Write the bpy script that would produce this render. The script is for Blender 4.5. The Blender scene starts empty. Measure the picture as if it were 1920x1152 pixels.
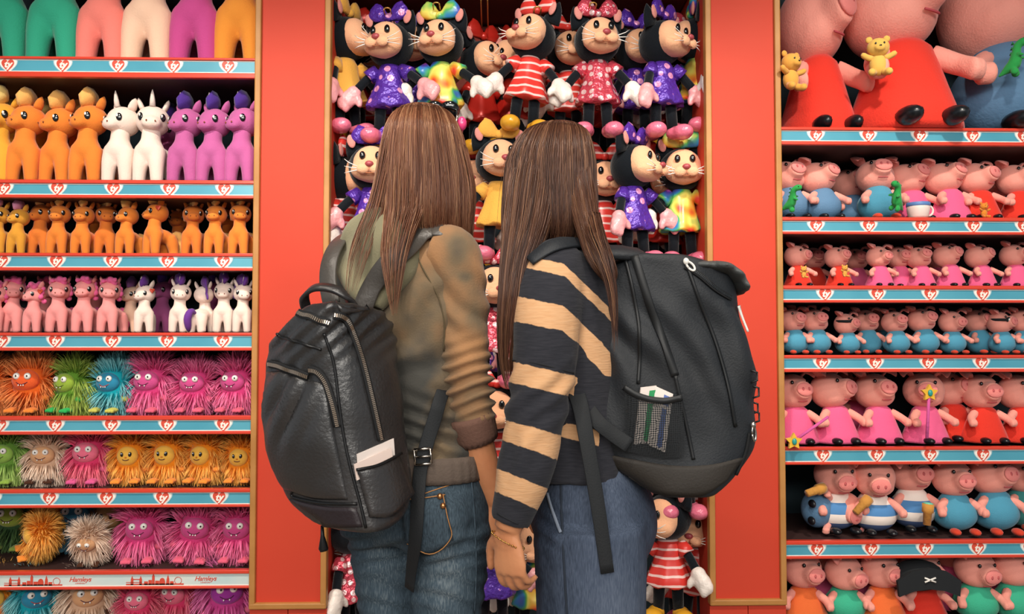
import bpy, bmesh, math, random
import numpy as np
from mathutils import Vector, Matrix, Euler, noise
from mathutils.bvhtree import BVHTree

random.seed(7)
rng = np.random.default_rng(7)
SC = bpy.context.scene
COL = SC.collection
PI = math.pi
R = math.radians

# ------------------------------------------------------------------ camera
FPX = 1495.0                       # focal length in pixels of the 1920 wide photograph
CAM = np.array([0.0, -2.60, 1.20])
YAW, PITCH = R(1.4), R(2.0)
FWD = np.array([math.sin(YAW)*math.cos(PITCH), math.cos(YAW)*math.cos(PITCH), math.sin(PITCH)])
RGT = np.array([math.cos(YAW), -math.sin(YAW), 0.0])
UPV = np.cross(RGT, FWD)
cd = bpy.data.cameras.new('camera')
cam = bpy.data.objects.new('camera', cd); COL.objects.link(cam)
cd.sensor_width = 36.0; cd.lens = 36.0*FPX/1920.0; cd.clip_start = 0.05; cd.clip_end = 60
cam.matrix_world = Matrix(((RGT[0], UPV[0], -FWD[0], CAM[0]), (RGT[1], UPV[1], -FWD[1], CAM[1]),
                           (RGT[2], UPV[2], -FWD[2], CAM[2]), (0, 0, 0, 1)))
SC.camera = cam

# ------------------------------------------------------------------ world, lights, exposure
W = bpy.data.worlds.new('shop_interior'); SC.world = W; W.use_nodes = True
W.node_tree.nodes['Background'].inputs[0].default_value = (0.80, 0.86, 0.92, 1)
W.node_tree.nodes['Background'].inputs[1].default_value = 0.36
SC.view_settings.view_transform = 'Standard'
SC.view_settings.look = 'None'
SC.view_settings.exposure = 0.14
SC.view_settings.gamma = 1.0
SC.view_settings.use_curve_mapping = False

def area(name, loc, target, size, sizey, power, color):
    l = bpy.data.lights.new(name, 'AREA'); l.shape = 'RECTANGLE'; l.size = size; l.size_y = sizey
    l.energy = power; l.color = color
    o = bpy.data.objects.new(name, l); COL.objects.link(o); o.location = loc
    o.rotation_euler = (Vector(target)-Vector(loc)).to_track_quat('-Z', 'Y').to_euler()
    return o
def spot(name, loc, target, power, color, angle=75, rad=0.06, blend=0.5):
    l = bpy.data.lights.new(name, 'SPOT'); l.energy = power; l.color = color
    l.spot_size = R(angle); l.spot_blend = blend; l.shadow_soft_size = rad
    o = bpy.data.objects.new(name, l); COL.objects.link(o); o.location = loc
    o.rotation_euler = (Vector(target)-Vector(loc)).to_track_quat('-Z', 'Y').to_euler()
    return o
WARM = (1.0, 0.90, 0.78)
area('ceiling_fill_light', (0.0, -3.3, 3.05), (0.0, -0.6, 0.9), 3.6, 0.9, 60, (1.0, 0.95, 0.88))  # soft fill added behind the camera, no fitting modelled
area('ceiling_fill_light', (0.0, -5.6, 3.05), (0.0, 0.0, 0.7), 5.0, 1.2, 285, (1.0, 0.95, 0.88))  # second soft fill, added further back to even the light down the shelves
for sx in (-1.15, 1.15):
    spot('shelf_spotlight', (sx*0.95, -1.5, 3.0), (sx, 0.05, 0.75), 135, WARM, 74, 0.06, 0.8)
spot('shelf_spotlight', (0.0, -1.6, 3.0), (0.02, 0.05, 1.3), 85, WARM, 66, 0.06, 0.7)
spot('aisle_spotlight', (-0.5, -2.4, 3.0), (-0.1, -0.8, 1.2), 52, WARM, 70, 0.08)

# ------------------------------------------------------------------ pixel <-> world
def U(px, py, Y):
    "point on the plane y = Y seen at pixel (px, py)"
    d = FWD*FPX + RGT*(px-960.0) + UPV*(576.0-py)
    return CAM + d*((Y-CAM[1])/d[1])
def ray(px, py):
    d = FWD*FPX + RGT*(px-960.0) + UPV*(576.0-py)
    return d/np.linalg.norm(d)
def ppm(Y): return FPX/(Y-CAM[1])

# ------------------------------------------------------------------ materials
def lin(h):
    h = h.lstrip('#')
    out = []
    for i in (0, 2, 4):
        c = int(h[i:i+2], 16)/255.0
        out.append(c/12.92 if c <= 0.04045 else ((c+0.055)/1.055)**2.4)
    return (*out, 1.0)
_mats = {}
class NT:
    def __init__(s, m): s.t = m.node_tree
    def n(s, typ, **kw):
        nd = s.t.nodes.new(typ)
        for k, v in kw.items(): setattr(nd, k, v)
        return nd
    def l(s, a, b): s.t.links.new(a, b)
def base_mat(name):
    m = bpy.data.materials.new(name); m.use_nodes = True
    return m, m.node_tree.nodes['Principled BSDF'], NT(m)
def M(name, hexc, rough=0.6, metal=0.0, sheen=0.0, coat=0.0, bump=None, var=None, spec=None, aniso=None):
    if name in _mats: return _mats[name]
    m, b, t = base_mat(name)
    b.inputs['Base Color'].default_value = lin(hexc)
    b.inputs['Roughness'].default_value = rough
    b.inputs['Metallic'].default_value = metal
    b.inputs['Sheen Weight'].default_value = sheen
    b.inputs['Sheen Roughness'].default_value = 0.4
    b.inputs['Coat Weight'].default_value = coat
    b.inputs['Coat Roughness'].default_value = 0.12
    if spec is not None: b.inputs['Specular IOR Level'].default_value = spec
    if bump or var: tc = t.n('ShaderNodeTexCoord')
    if bump:
        nz = t.n('ShaderNodeTexNoise'); nz.inputs['Scale'].default_value = bump[0]; nz.inputs['Detail'].default_value = 4
        t.l(tc.outputs['Object'], nz.inputs['Vector'])
        bp = t.n('ShaderNodeBump'); bp.inputs['Strength'].default_value = bump[1]; bp.inputs['Distance'].default_value = bump[2] if len(bump) > 2 else 0.01
        t.l(nz.outputs['Fac'], bp.inputs['Height']); t.l(bp.outputs['Normal'], b.inputs['Normal'])
    if var:
        nz = t.n('ShaderNodeTexNoise'); nz.inputs['Scale'].default_value = var[0]; nz.inputs['Detail'].default_value = 3
        t.l(tc.outputs['Object'], nz.inputs['Vector'])
        mx = t.n('ShaderNodeMix', data_type='RGBA')
        t.l(nz.outputs['Fac'], mx.inputs[0])
        mx.inputs[6].default_value = lin(hexc); mx.inputs[7].default_value = lin(var[1])
        rp = t.n('ShaderNodeMapRange'); rp.inputs[1].default_value = 0.35; rp.inputs[2].default_value = 0.65
        t.l(nz.outputs['Fac'], rp.inputs[0]); t.l(rp.outputs[0], mx.inputs[0])
        t.l(mx.outputs[2], b.inputs['Base Color'])
    _mats[name] = m
    return m
def plush(name, hexc): return M(name, hexc, 0.9, sheen=0.25, bump=(90, 0.25, 0.01), spec=0.15)
def dotted(name, base, dot, scale=14, size=0.3, rough=0.3, foil=0.0):
    if name in _mats: return _mats[name]
    m, b, t = base_mat(name)
    tc = t.n('ShaderNodeTexCoord'); vo = t.n('ShaderNodeTexVoronoi'); vo.inputs['Scale'].default_value = scale
    vo.inputs['Randomness'].default_value = 0.35
    t.l(tc.outputs['Object'], vo.inputs['Vector'])
    rp = t.n('ShaderNodeMapRange'); rp.inputs[1].default_value = size; rp.inputs[2].default_value = size+0.05
    t.l(vo.outputs['Distance'], rp.inputs[0])
    mx = t.n('ShaderNodeMix', data_type='RGBA'); mx.inputs[6].default_value = lin(dot); mx.inputs[7].default_value = lin(base)
    t.l(rp.outputs[0], mx.inputs[0]); t.l(mx.outputs[2], b.inputs['Base Color'])
    b.inputs['Roughness'].default_value = rough; b.inputs['Metallic'].default_value = foil
    nz = t.n('ShaderNodeTexNoise'); nz.inputs['Scale'].default_value = 22
    t.l(tc.outputs['Object'], nz.inputs['Vector'])
    bp = t.n('ShaderNodeBump'); bp.inputs['Strength'].default_value = 0.5; bp.inputs['Distance'].default_value = 0.02
    t.l(nz.outputs['Fac'], bp.inputs['Height']); t.l(bp.outputs['Normal'], b.inputs['Normal'])
    _mats[name] = m; return m
def rainbow(name):
    if name in _mats: return _mats[name]
    m, b, t = base_mat(name)
    tc = t.n('ShaderNodeTexCoord'); nz = t.n('ShaderNodeTexNoise'); nz.inputs['Scale'].default_value = 5.0; nz.inputs['Detail'].default_value = 1
    t.l(tc.outputs['Object'], nz.inputs['Vector'])
    cr = t.n('ShaderNodeValToRGB'); r = cr.color_ramp
    cols = ['#d8402f', '#e9a53a', '#e8e06a', '#57b25a', '#2f7fc0', '#5a3fae', '#d24f7a']
    r.elements[0].position = 0.28; r.elements[0].color = lin(cols[0])
    r.elements[1].position = 0.72; r.elements[1].color = lin(cols[-1])
    for i, c in enumerate(cols[1:-1]):
        e = r.elements.new(0.28+0.44*(i+1)/6); e.color = lin(c)
    t.l(nz.outputs['Fac'], cr.inputs[0]); t.l(cr.outputs[0], b.inputs['Base Color'])
    b.inputs['Roughness'].default_value = 0.3
    _mats[name] = m; return m
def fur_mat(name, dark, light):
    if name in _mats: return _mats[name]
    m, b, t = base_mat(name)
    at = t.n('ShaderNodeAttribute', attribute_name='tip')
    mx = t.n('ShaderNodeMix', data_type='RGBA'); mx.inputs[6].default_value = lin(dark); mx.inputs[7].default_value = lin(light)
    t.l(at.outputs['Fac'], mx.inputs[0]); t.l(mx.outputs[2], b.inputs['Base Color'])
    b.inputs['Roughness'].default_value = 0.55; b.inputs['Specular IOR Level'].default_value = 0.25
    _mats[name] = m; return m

# ------------------------------------------------------------------ mesh helpers : a mesh is (V ndarray, F list)
def join(*ms):
    Vs, Fs, k = [], [], 0
    for V, F in ms:
        Vs.append(np.asarray(V, float)); Fs += [tuple(i+k for i in f) for f in F]; k += len(V)
    return np.vstack(Vs), Fs
def rotm(rx=0, ry=0, rz=0): return np.array(Euler((rx, ry, rz)).to_matrix())
def xf(m, rot=None, t=(0, 0, 0), s=1.0):
    V = np.asarray(m[0], float)*np.asarray(s, float)
    if rot is not None: V = V @ np.asarray(rot).T
    return V+np.asarray(t, float), m[1]
def loft(secs, cap=True, wrap=True):
    secs = [np.asarray(s, float) for s in secs]; n = len(secs[0]); V = np.vstack(secs); F = []
    for i in range(len(secs)-1):
        for j in range(n if wrap else n-1):
            a, b = i*n+j, i*n+(j+1) % n
            F.append((a, b, b+n, a+n))
    if cap and wrap:
        k = len(V); V = np.vstack([V, secs[0].mean(0), secs[-1].mean(0)])
        for j in range(n):
            F.append((k, (j+1) % n, j)); o = (len(secs)-1)*n
            F.append((k+1, o+j, o+(j+1) % n))
    return V, F
def ell(c=(0, 0, 0), r=(1, 1, 1), seg=16, rings=10, rot=None):
    r = np.broadcast_to(np.asarray(r, float), (3,))
    secs = []
    for i in range(rings+1):
        a = PI*i/rings if 0 < i < rings else (0.02 if i == 0 else PI-0.02)
        th = np.arange(seg)*2*PI/seg
        secs.append(np.stack([np.sin(a)*np.cos(th), -np.sin(a)*np.sin(th), np.full(seg, np.cos(a))], 1))
    V, F = loft(secs); V = V*r
    if rot is not None: V = V @ np.asarray(rot).T
    return V+np.asarray(c, float), F
def frames(P, up0=None):
    P = np.asarray(P, float); T = np.gradient(P, axis=0); T /= np.linalg.norm(T, axis=1)[:, None]+1e-12
    u = np.array(up0, float) if up0 is not None else (np.array([0, 0, 1.0]) if abs(T[0][2]) < 0.9 else np.array([1.0, 0, 0]))
    A, B = [], []
    for t in T:
        u = u-t*np.dot(u, t); u /= np.linalg.norm(u)+1e-12
        A.append(u.copy()); B.append(np.cross(t, u))
    return np.array(A), np.array(B)
def tube(P, rad, n=8, up0=None, cap=True):
    "rad: scalar, list of scalars or list of (ra, rb); ra along the up direction"
    P = np.asarray(P, float); A, B = frames(P, up0)
    th = np.arange(n)*2*PI/n; secs = []
    for i in range(len(P)):
        r = rad if np.isscalar(rad) else rad[i]
        ra, rb = (r, r) if np.isscalar(r) else r
        secs.append(P[i]+np.outer(np.cos(th)*ra, A[i])+np.outer(np.sin(th)*rb, B[i]))
    return loft(secs, cap)
def ribbon(P, N, width, thick):
    "flat strap along P, lying across the normals N"
    P = np.asarray(P, float); N = np.asarray(N, float); T = np.gradient(P, axis=0)
    T /= np.linalg.norm(T, axis=1)[:, None]+1e-12
    S = np.cross(T, N); S /= np.linalg.norm(S, axis=1)[:, None]+1e-12
    N = np.cross(S, T); secs = []
    for i in range(len(P)):
        w = (width if np.isscalar(width) else width[i])/2; h = thick/2
        secs.append([P[i]-S[i]*w-N[i]*h*.4, P[i]-S[i]*w+N[i]*h*.4, P[i]-S[i]*w*.9+N[i]*h, P[i]+S[i]*w*.9+N[i]*h,
                     P[i]+S[i]*w+N[i]*h*.4, P[i]+S[i]*w-N[i]*h*.4, P[i]+S[i]*w*.9-N[i]*h, P[i]-S[i]*w*.9-N[i]*h])
    return loft(secs)
def spline(P, n):
    "Catmull-Rom through the rows of P, n samples"
    P = np.asarray(P, float)
    Q = np.vstack([2*P[0]-P[1], P, 2*P[-1]-P[-2]]); m = len(P)-1
    t = np.linspace(0, m-1e-9, n); i = t.astype(int); f = (t-i)[:, None]
    a, b, c, d = Q[i], Q[i+1], Q[i+2], Q[i+3]
    return 0.5*((2*b)+(c-a)*f+(2*a-5*b+4*c-d)*f**2+(3*b-a-3*c+d)*f**3)
def box(c, s, bev=0.0, seg=2):
    bm = bmesh.new(); bmesh.ops.create_cube(bm, size=1.0)
    for v in bm.verts: v.co = Vector((v.co.x*s[0], v.co.y*s[1], v.co.z*s[2]))
    if bev: bmesh.ops.bevel(bm, geom=bm.edges[:], offset=bev, segments=seg, affect='EDGES', profile=0.5)
    V = np.array([v.co[:] for v in bm.verts])+np.asarray(c, float); F = [tuple(v.index for v in f.verts) for f in bm.faces]
    bm.free(); return V, F
def prism(pts, th, y0=0.0):
    "outline in x,z extruded along y, front at y0"
    pts = [(p[0], p[1]) for p in pts]; n = len(pts)
    ar = sum(pts[i][0]*pts[(i+1) % n][1]-pts[(i+1) % n][0]*pts[i][1] for i in range(n))
    if ar < 0: pts = pts[::-1]
    V = np.array([(x, y0, z) for x, z in pts]+[(x, y0+th, z) for x, z in pts])
    F = [tuple(range(n)), tuple(range(2*n-1, n-1, -1))]+[(i, i+n, (i+1) % n+n, (i+1) % n) for i in range(n)]
    return V, F
def mesh(m, name='mesh', mat=None, smooth=True):
    me = bpy.data.meshes.new(name)
    me.from_pydata(np.asarray(m[0], float).tolist(), [], m[1]); me.update()
    if smooth: me.polygons.foreach_set('use_smooth', np.ones(len(me.polygons), bool))
    if mat: me.materials.append(mat)
    return me
def obj(name, m, mat=None, parent=None, smooth=True, loc=None, off=None):
    if off is not None: m = (np.asarray(m[0])-np.asarray(off), m[1])
    me = m if isinstance(m, bpy.types.Mesh) else mesh(m, name, mat, smooth)
    o = bpy.data.objects.new(name, me); COL.objects.link(o)
    if parent: o.parent = parent
    if loc is not None: o.location = loc
    return o
def flat_edges(o, ang=40):
    "smooth shading with sharp edges above the angle"
    me = o.data; bm = bmesh.new(); bm.from_mesh(me)
    for e in bm.edges:
        if len(e.link_faces) == 2 and e.calc_face_angle(0) > R(ang): e.smooth = False
    bm.to_mesh(me); bm.free(); return o
def thing(name, label, cat, loc=(0, 0, 0), rz=0, group=None, scale=1.0):
    o = bpy.data.objects.new(name, None); COL.objects.link(o); o.empty_display_size = 0.05
    o.location = loc; o.rotation_euler = (0, 0, rz); o.scale = (scale,)*3
    return tag(o, label, cat, group)
def tag(o, label, cat, group=None):
    o['label'] = label; o['category'] = cat
    if group: o['group'] = group
    return o
def struct(name, m, mat, parent=None, label=None):
    o = obj(name, m, mat, parent, smooth=False)
    if parent is None: o['kind'] = 'structure'
    if label: o['label'] = label
    return o
def evaluate(m, mods):
    "run modifiers over a mesh and give the result back"
    me = mesh(m, 'work'); o = bpy.data.objects.new('work', me); COL.objects.link(o)
    for typ, kw in mods:
        md = o.modifiers.new('m', typ)
        for k, v in kw.items(): setattr(md, k, v)
    dg = bpy.context.evaluated_depsgraph_get(); ev = o.evaluated_get(dg); em = ev.to_mesh()
    V = np.empty(len(em.vertices)*3); em.vertices.foreach_get('co', V); V = V.reshape(-1, 3)
    F = [tuple(p.vertices) for p in em.polygons]
    ev.to_mesh_clear(); bpy.data.objects.remove(o); bpy.data.meshes.remove(me)
    return V, F
def remesh(m, vox, it=4, fac=0.5):
    return evaluate(m, [('REMESH', dict(mode='VOXEL', voxel_size=vox)), ('SMOOTH', dict(factor=fac, iterations=it))])
def subsurf(m, lv=1): return evaluate(m, [('SUBSURF', dict(levels=lv))])
def normals(m):
    me = mesh(m, 'work'); N = np.empty(len(me.vertices)*3); me.vertex_normals.foreach_get('vector', N)
    bpy.data.meshes.remove(me); return N.reshape(-1, 3)
def bvh(*ms):
    V, F = join(*ms); return BVHTree.FromPolygons([Vector(v) for v in V], F)
def nz3(V, s, seed=0.0):
    return np.array([noise.noise(Vector((v[0]*s+seed, v[1]*s-seed, v[2]*s+seed*.7))) for v in V])
def text_mesh(s, size, shear=0.0, extr=0.0008, bold=0.0, space=1.0):
    c = bpy.data.curves.new('lettering', 'FONT'); c.body = s; c.size = size; c.shear = shear; c.extrude = extr
    c.align_x = 'CENTER'; c.align_y = 'CENTER'; c.offset = bold; c.resolution_u = 3; c.space_character = space
    o = bpy.data.objects.new('work', c); COL.objects.link(o)
    dg = bpy.context.evaluated_depsgraph_get(); me = bpy.data.meshes.new_from_object(o.evaluated_get(dg))
    bpy.data.objects.remove(o)
    me.transform(Matrix.Rotation(PI/2, 4, 'X')); return me
ORD = ['', 'first', 'second', 'third', 'fourth', 'fifth', 'sixth', 'seventh', 'eighth', 'ninth', 'tenth', 'eleventh', 'twelfth']

# ------------------------------------------------------------------ setting: floor, ceiling, walls
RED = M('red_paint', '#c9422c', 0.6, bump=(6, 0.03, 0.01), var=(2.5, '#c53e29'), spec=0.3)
REDL = M('red_lacquer', '#d2402c', 0.28, coat=0.3)
GOLD = M('gold_wood', '#b98246', 0.5, var=(9, '#a87338'))
DARK = M('dark_backing', '#1a2e36', 0.8)
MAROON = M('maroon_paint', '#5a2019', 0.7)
BACKRED = M('back_red_paint', '#a93a26', 0.6)
struct('floor', box((0, -3.4, -0.02), (8.0, 8.6, 0.04)), M('floor_tile', '#8d7f70', 0.4, var=(3, '#857766')))
struct('ceiling', box((0, -3.4, 3.10), (8.0, 8.6, 0.04)), M('ceiling_paint', '#6f6a64', 0.9))
XL0, XL1 = U(-150, 600, 0)[0], U(475, 600, 0)[0]          # left shelving bay
XR0, XR1 = U(1463, 600, 0)[0], U(2065, 600, 0)[0]         # right shelving bay
PL0, PL1 = U(476, 600, 0)[0], U(618.5, 600, 0)[0]
PR0, PR1 = U(1323.5, 600, 0)[0], U(1465, 600, 0)[0]
ZT = 3.07
struct('wall_left', box(((XL0+XL1)/2, 0.46, ZT/2), (XL1-XL0, 0.03, ZT)), DARK)
struct('wall_right', box(((XR0+XR1)/2, 0.46, ZT/2), (XR1-XR0, 0.03, ZT)), DARK)
struct('wall_left_end', box((XL0-0.012, 0.23, ZT/2), (0.024, 0.46, ZT)), RED)
struct('wall_right_end', box((XR1+0.012, 0.23, ZT/2), (0.024, 0.46, ZT)), RED)
ZREC = U(960, 52, 0.50)[2]
struct('wall_back', box(((PL1+PR0)/2, 0.515, ZT/2), (PR0-PL1+0.03, 0.03, ZT)), DARK)
struct('trim_3', box(((PL1+PR0)/2, 0.496, U(960, 110, .5)[2]), (PR0-PL1, 0.006, .26)), BACKRED, label='red fascia panel on the wall behind the hooks')
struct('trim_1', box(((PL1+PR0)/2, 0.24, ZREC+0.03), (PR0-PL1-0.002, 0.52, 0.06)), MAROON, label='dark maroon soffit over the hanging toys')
zr = U(960, 76, 0.48)[2]
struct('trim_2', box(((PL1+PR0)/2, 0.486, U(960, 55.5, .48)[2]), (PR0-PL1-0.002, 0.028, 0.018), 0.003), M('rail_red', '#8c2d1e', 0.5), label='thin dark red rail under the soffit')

# pillars: red panel framed in gold wood
def pillar(name, x0, x1, label):
    t = thing(name, label, 'pillar', ((x0+x1)/2, 0.0, 0.0))
    w = x1-x0; zb = U(540, 1143, -0.02)[2]; tw = 0.0195
    obj('core', box((0, 0.25, ZT/2), (w-0.012, 0.5, ZT), 0.002), RED, t, False)
    obj('panel', box((0, -0.004, (ZT+zb)/2), (w-2*tw+0.004, 0.012, ZT-zb), 0.001), RED, t, False)
    for s in (-1, 1):
        obj('gold_edging', box((s*(w/2-tw/2), -0.008, (ZT+zb)/2), (tw, 0.034, ZT-zb), 0.004), GOLD, t, False)
    obj('gold_edging', box((0, -0.0085, zb+tw/2), (w-0.002, 0.034, tw), 0.004), GOLD, t, False)
    for s in (-1, 1):
        obj('plinth_board', box((s*w/4, -0.005, zb/2-0.001), (w/2-0.002, 0.02, zb-0.004), 0.001), RED, t, False)
    return t
pillar('display_pillar', PL0, PL1, 'red panelled pillar with gold edging behind the leather backpack')
pillar('display_pillar', PR0, PR1, 'red panelled pillar with gold edging right of the black nylon backpack')

# shelves with printed strips
STRIP = M('strip_blue', '#4090a8', 0.3, coat=0.3, var=(3.0, '#58a5ba'))
WHITE = M('print_white', '#f4e9df', 0.4)
STRIPW = M('strip_pale', '#b9d2d4', 0.3, coat=0.3, var=(5, '#d5dcd6'))
HEARTRED = M('print_red', '#cf4a37', 0.4)
BOARD = M('shelf_board', '#3a2422', 0.6)
def heart_outline(s, n=28):
    pts = []
    for i in range(n):
        a = 2*PI*i/n
        pts.append((s*16*math.sin(a)**3/17, s*1.17*(13*math.cos(a)-5*math.cos(2*a)-2*math.cos(3*a)-math.cos(4*a)+2.0)/17))
    return pts
HS = 0.0215
hm_h = mesh(prism(heart_outline(HS), 0.0012, -0.0012), 'heart', HEARTRED, False)
hm_o = mesh(prism(heart_outline(HS*1.16), 0.0008, -0.0008), 'heart_outline', WHITE, False)
def halo_mesh():
    m, b, t = base_mat('halo_print')
    at = t.n('ShaderNodeAttribute', attribute_name='tip')
    mx = t.n('ShaderNodeMix', data_type='RGBA'); mx.inputs[6].default_value = lin('#4b9bb1'); mx.inputs[7].default_value = lin('#f6f2ea')
    t.l(at.outputs['Fac'], mx.inputs[0]); t.l(mx.outputs[2], b.inputs['Base Color']); b.inputs['Roughness'].default_value = 0.35
    rings = []
    for k, (s, z) in enumerate(((0.8, 0), (1.30, 0), (1.62, 0))):
        rings.append([(x, -0.0004, max(-0.0185, min(0.0185, y))) for x, y in heart_outline(HS*s, 28)])
    V, F = loft(rings, cap=False)
    F = [f[::-1] for f in F]
    me = mesh((V, F), 'halo', m, False)
    a = me.attributes.new('tip', 'FLOAT', 'POINT'); a.data.foreach_set('value', np.repeat([1.0, .9, 0.0], 28))
    return me
hm_g = halo_mesh()
hm_t = text_mesh('ty', 0.031, 0.22, 0.0005, 0.0012, 0.95); hm_t.materials.append(WHITE)
def shelf(x0, x1, yl, yb0, yb1, ye, pxm, hearts, label, style='blue'):
    "pixel rows: lip top, strip top, strip bottom, lower lip bottom"
    z = [U(pxm, y, 0.0)[2] for y in (yl, yb0, yb1, ye)]
    t = thing('display_shelf', label, 'shelf', ((x0+x1)/2, 0, z[0]), group='strip fronted display shelves')
    w = x1-x0; Z = [q-z[0] for q in z]
    obj('board', box((0, 0.225, Z[3]/2-0.004), (w-0.004, 0.43, abs(Z[3])-0.012), 0.001), BOARD, t, False)
    obj('top_lip', box((0, 0.004, Z[1]/2), (w, 0.022, -Z[1]), 0.0025), REDL, t, False)
    obj('price_strip', box((0, 0.0045, (Z[1]+Z[2])/2), (w, 0.008, Z[1]-Z[2]), 0.0008), STRIP if style == 'blue' else STRIPW, t, False)
    for zz in (Z[1]-0.0016, Z[2]+0.0016):
        obj('white_line', box((0, 0.0002, zz), (w, 0.0012, 0.0026)), WHITE, t, False)
    obj('bottom_lip', box((0, 0.004, (Z[2]+Z[3])/2), (w, 0.018, Z[2]-Z[3]), 0.0025), REDL, t, False)
    zc = (Z[1]+Z[2])/2
    for px in hearts:
        x = U(px, (yb0+yb1)/2, 0.0)[0]-(x0+x1)/2
        h = obj('heart_badge', hm_h, parent=t, loc=(x, -0.0008, zc-0.001))
        obj('halo', hm_g, parent=h, loc=(0, 0.0012, 0.001))
        obj('heart_outline', hm_o, parent=h, loc=(0, 0.0006, 0.0004))
        obj('lettering', hm_t, parent=h, loc=(0.0005, -0.0016, 0.0035))
    return t, Z
LZ = [(108, 113, 136, 146, [15, 118, 222, 326, 428, -88]), (338, 345, 366, 372, [8, 108, 213, 318, 421, -92]),
      (475, 481, 502, 508, [3, 106, 211, 315, 419, -100]), (624, 630, 652, 658, [3, 104, 210, 314, 418, -100]),
      (780, 788, 809, 815, [0, 104, 209, 314, 419, -104]), (917, 924, 947, 952, [-14, 93, 200, 305, 411])]
names = ['top', 'second', 'third', 'fourth', 'fifth', 'sixth']
for (a, b, c, d, h), nm in zip(LZ, names):
    shelf(XL0, XL1, a, b, c, d, 240, h, f'red and blue shelf with heart badges, {nm} from the top in the left bay')
RZ = [(240, 246, 266, 273, [1530, 1628, 1724, 1823, 1919, 2018]), (408, 415, 435, 440, [1530, 1629, 1727, 1825, 1919, 2019]),
      (536, 543, 563, 568, [1547, 1645, 1744, 1842, 1942]), (666, 672, 692, 698, [1541, 1641, 1740, 1840, 1940]),
      (838, 844, 866, 871, [1543, 1644, 1744, 1843, 1943]), (1013, 1020, 1042, 1047, [1532, 1633, 1734, 1833, 1930])]
for (a, b, c, d, h), nm in zip(RZ, names):
    shelf(XR0, XR1, a, b, c, d, 1690, h, f'red and blue shelf with heart badges, {nm} from the top in the right bay')
# the pale strip with skyline and shop name
t7, Z7 = shelf(XL0, XL1, 1070, 1077, 1100, 1105, 240, [], 'pale shelf with red skyline print and shop lettering, lowest in the left bay', 'pale')
zc = (Z7[1]+Z7[2])/2; h7 = Z7[1]-Z7[2]; zb = Z7[2]+0.004
hml = text_mesh('Hamleys', 0.021, 0.35, 0.0004, 0.0002, 0.95); hml.materials.append(HEARTRED)
lon = text_mesh('LONDON', 0.006, 0, 0.0004, 0, 1.2); lon.materials.append(HEARTRED)
def skyline():
    def bar(x, w, h): return [(x, 0), (x, h), (x+w, h), (x+w, 0)]
    H = h7*0.95
    shapes = [[(-.09, 0), (-.09, .004), (.092, .004), (.092, 0)]]
    for x in (-.075, -.048):
        shapes += [[(x, 0), (x, H*.5), (x+.002, H*.62), (x+.004, H*.78), (x+.006, H*.62), (x+.008, H*.5), (x+.008, 0)]]
    shapes += [[(-.09, .008), (-.09, .0095), (-.04, .0095), (-.04, .008)], [(-.067, H*.45), (-.067, H*.52), (-.048, H*.52), (-.048, H*.45)]]
    shapes += [bar(-.033, .012, H*.3), bar(-.019, .01, H*.42), [(-.008, 0), (-.008, H*.72), (-.004, H*1.0), (0, H*.72), (0, 0)], bar(.002, .012, H*.35)]
    dome = [(.015, 0), (.015, H*.35)]+[(.024-.008*math.cos(a), H*.35+.009*math.sin(a)) for a in np.linspace(0, PI, 8)]+[(.033, H*.35), (.033, 0)]
    shapes += [dome, [(.036, 0), (.038, H*.5), (.042, H*.86), (.046, H*.5), (.047, 0)], bar(.049, .011, H*.3)]
    ms = [prism(s, 0.0012, -0.001) for s in shapes]
    ring = [(.074+.011*math.cos(a), .013+.011*math.sin(a)) for a in np.linspace(0, 2*PI, 20)]
    ms.append(tube([(x, -0.0004, z) for x, z in ring], 0.0009, 4))
    return join(*ms)
sk = mesh(skyline(), 'skyline_print', HEARTRED, False)
xm7 = (XL0+XL1)/2
for px in (62, 290):
    s = obj('skyline_print', sk, parent=t7, loc=(U(px, 1090, 0)[0]-xm7, 0, zb)); s['kind'] = 'stuff'
for px in (150, 385):
    x = U(px, 1088, 0)[0]-xm7
    l = obj('lettering', hml, parent=t7, loc=(x, -0.0002, zc+.003)); obj('lettering', lon, parent=l, loc=(0, 0, -.012))
# lowest shelves, their fronts under the picture's edge
for x0, x1, px, side in ((XL0, XL1, 240, 'left'), (XR0, XR1, 1690, 'right')):
    shelf(x0, x1, 1202 if side == 'left' else 1190, 1208, 1230, 1236, px, [], f'base shelf at the foot of the {side} bay, under the lowest row of toys')

# ================================================================== TOYS
class Proto:
    "a kind of toy: a list of parts that share mesh data between its copies"
    def __init__(s, name, cat): s.name, s.cat, s.parts = name, cat, []
    def add(s, name, m, mat, parent=None, loc=(0, 0, 0), kind=None):
        me = m if isinstance(m, bpy.types.Mesh) else mesh(m, name)
        if not me.materials: me.materials.append(mat)
        s.parts.append((name, me, mat, parent, loc, kind)); return len(s.parts)-1
    def place(s, loc, rz, sc, label, group, mats={}, skip=(), rots={}, rx=0, ry=0, plabels={}):
        root = thing(s.name, label, s.cat, loc, rz, group, sc)
        root.rotation_euler = (rx, ry, rz)
        made = []
        for i, (n, me, mat, par, l, kind) in enumerate(s.parts):
            if n in skip or (par is not None and made[par] is None): made.append(None); continue
            o = bpy.data.objects.new(n, me); COL.objects.link(o)
            o.parent = root if par is None else made[par]; o.location = l
            m = mats.get(n, mat)
            if m is not me.materials[0]:
                o.material_slots[0].link = 'OBJECT'; o.material_slots[0].material = m
            if n in rots: o.rotation_euler = rots[n]
            if kind: o['kind'] = kind
            if n in plabels: o['label'] = plabels[n]
            made.append(o)
        return root

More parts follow.
